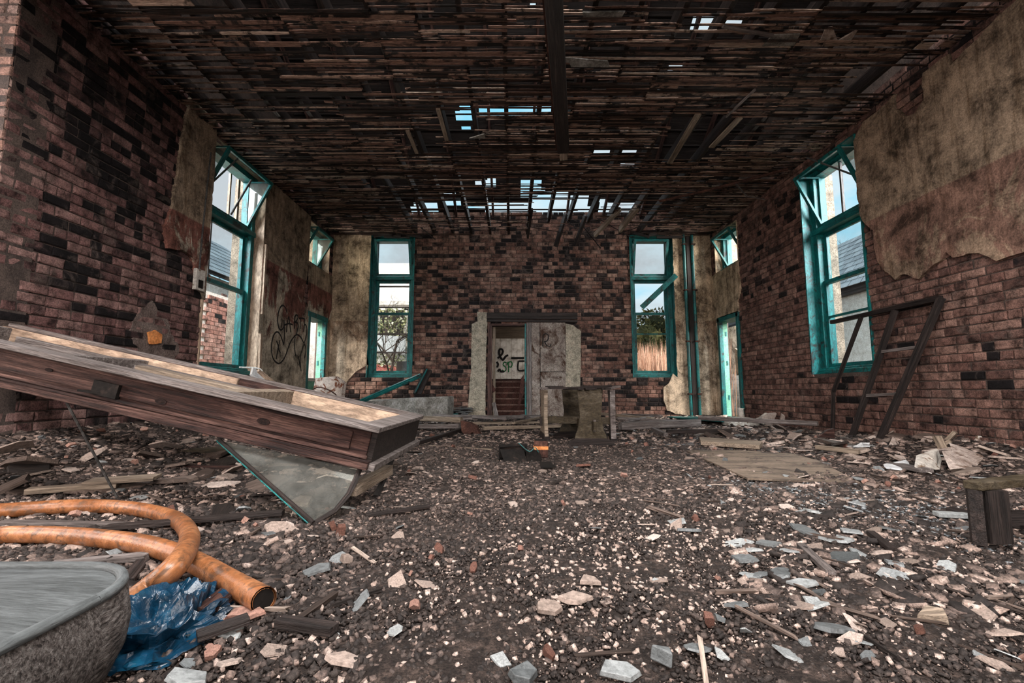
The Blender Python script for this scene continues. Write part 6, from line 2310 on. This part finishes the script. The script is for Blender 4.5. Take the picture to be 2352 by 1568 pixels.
def stones(name, X, Y, S, flat, base_v, base_f, tint, seed, label, irr=0.28, tilt=0.5, mat='gravel'):
    g = np.random.default_rng(seed)
    n, m = len(X), len(base_v)
    V = base_v[None] * (1 + g.uniform(-irr, irr, (n, m, 3)))
    sc = np.stack([S * g.uniform(0.75, 1.45, n), S * g.uniform(0.65, 1.1, n), S * flat * g.uniform(0.6, 1.3, n)], 1)
    V = V * sc[:, None, :]
    a, b, c = g.uniform(0, 2 * np.pi, n), g.normal(0, tilt, n), g.normal(0, tilt, n)
    ca, sa, cb, sb, cc, sn = np.cos(a), np.sin(a), np.cos(b), np.sin(b), np.cos(c), np.sin(c)
    x, y_, z = V[..., 0], V[..., 1], V[..., 2]
    y2, z2 = y_ * cb[:, None] - z * sb[:, None], y_ * sb[:, None] + z * cb[:, None]
    x3, z3 = x * cc[:, None] + z2 * sn[:, None], -x * sn[:, None] + z2 * cc[:, None]
    x4, y4 = x3 * ca[:, None] - y2 * sa[:, None], x3 * sa[:, None] + y2 * ca[:, None]
    Z = hgt(X, Y) + S * flat * 0.35
    W = np.stack([x4 + X[:, None], y4 + Y[:, None], z3 + Z[:, None]], -1).reshape(-1, 3)
    Fc = (base_f[None] + (np.arange(n) * m)[:, None, None]).reshape(-1, 3)
    me = bpy.data.meshes.new(name)
    me.vertices.add(len(W))
    me.vertices.foreach_set('co', W.astype(np.float32).ravel())
    me.loops.add(Fc.size)
    me.loops.foreach_set('vertex_index', Fc.astype(np.int32).ravel())
    me.polygons.add(len(Fc))
    me.polygons.foreach_set('loop_start', np.arange(0, Fc.size, 3, dtype=np.int32))
    me.polygons.foreach_set('loop_total', np.full(len(Fc), 3, dtype=np.int32))
    at = me.attributes.new('tint', 'FLOAT', 'POINT')
    at.data.foreach_set('value', np.repeat(tint, m).astype(np.float32))
    al = me.attributes.new('loc', 'FLOAT_VECTOR', 'POINT')
    al.data.foreach_set('vector', W.astype(np.float32).ravel())
    me.materials.append(MATS[mat])
    me.update(calc_edges=True)
    ob = bpy.data.objects.new(name, me)
    COL.objects.link(ob)
    tag(ob, label, 'rubble', None, 'stuff')
    return ob


def field(n, y0, y1, seed, power=1.0):
    g = np.random.default_rng(seed)
    Y = y0 + (y1 - y0) * g.random(n) ** power
    lim = 1.22 * Y + 0.35
    X = g.uniform(-1, 1, n) * lim
    k = (X > XL + 0.02) & (X < XR - 0.02)
    k &= ~((X > -1.40) & (X < -0.86) & (Y > 0.5) & (Y < 1.02))
    return X[k], Y[k], g


def paleness(X, Y, g):
    """share of pale chips varies over the floor: dark trodden soil in the middle, pale sheets of chips elsewhere"""
    v = 0.5 + 0.22 * np.sin(1.7 * X + 2.3 * np.sin(0.9 * Y)) + 0.18 * np.sin(2.9 * Y - 1.1 * X + 0.6)
    v -= 0.22 * np.exp(-((X - 0.12 * Y) / (0.22 * Y + 0.1)) ** 2)
    v += 0.30 * np.exp(-((Y - 3.5) / 0.45) ** 2 - ((X + 0.1) / 0.7) ** 2)
    v += 0.25 * np.exp(-((Y - 2.0) / 0.6) ** 2 - ((X - 1.5) / 0.6) ** 2)
    return np.clip(g.beta(1.25, 2.4, len(X)) + (v - 0.5) * 0.40, 0.01, 0.985)


X, Y, g = field(92000, 0.85, 2.7, 201, 0.9)
S = 0.0021 + 0.0076 * g.random(len(X)) ** 3.4 * (0.6 + 0.4 * Y)
S *= np.where(X < -0.30 * Y, 1.3, 1.0)
stones('fine_gravel', X, Y, S, 0.60, CUB_V, CUB_F, paleness(X, Y, g), 301, 'dark gravel and pale grit covering the near floor')
X, Y, g = field(76000, 2.5, 5.4, 202, 0.9)
S = 0.0045 + 0.0165 * g.random(len(X)) ** 3.2
stones('middle_gravel', X, Y, S, 0.34, CUB_V, CUB_F, paleness(X, Y, g), 302, 'gravel and flat chips covering the middle of the floor', tilt=0.3)
X, Y, g = field(34000, 5.2, 9.5, 203, 0.9)
S = 0.010 + 0.028 * g.random(len(X)) ** 2.6
stones('far_chips', X, Y, S, 0.30, CUB_V, CUB_F, paleness(X, Y, g), 303, 'flat chips and rubbish covering the far floor', tilt=0.22)
# wet grit tinted bluish, painting in window sheen before the low bench
g = np.random.default_rng(206)
n = 9000
t = g.random(n)
X = 1.55 + 0.75 * t + g.normal(0, 0.16, n)
Y = 2.95 - 1.15 * t + g.normal(0, 0.20, n)
S = 0.004 + 0.010 * g.random(n) ** 3
stones('sheen_grit', X, Y, S, 0.3, CUB_V, CUB_F, g.random(n), 306, 'tongue of wet grit tinted bluish as painted sheen before the low bench', tilt=0.2, mat='slate_sheen')
g = np.random.default_rng(207)
n = 2600
X = 1.95 + g.normal(0, 0.26, n)
Y = 5.15 + g.normal(0, 0.42, n)
stones('pale_sheen_grit', X, Y, 0.005 + 0.013 * g.random(n) ** 2.5, 0.25, CUB_V, CUB_F, 0.35 + 0.6 * g.random(n), 307, 'patch of wet grit tinted pale as painted sheen right of the trestle table feet', tilt=0.12, mat='slate_sheen')  # pale tint paints in the bright sheen on the wet floor
# coarser chips banked along the left and right walls
g = np.random.default_rng(204)
n = 13000
Y = 1.3 + 8.0 * g.random(n) ** 1.2
side = g.random(n) < 0.5
edge = np.minimum(1.2 * Y + 0.3, np.where(side, -XL, XR) - 0.05)
X = np.where(side, -1, 1) * edge * (1 - 0.66 * g.random(n) ** 1.4)
k = ~((X > -1.5) & (X < -0.8) & (Y < 1.15))
X, Y = X[k], Y[k]
S = (0.008 + 0.042 * g.random(len(X)) ** 2.4) * (0.6 + 0.09 * Y)
stones('coarse_chips', X, Y, S, 0.32, CUB_V, CUB_F, np.clip(g.beta(1.4, 1.7, len(X)), 0.02, 0.97), 304, 'coarse flat chips banked along the side walls', tilt=0.3)
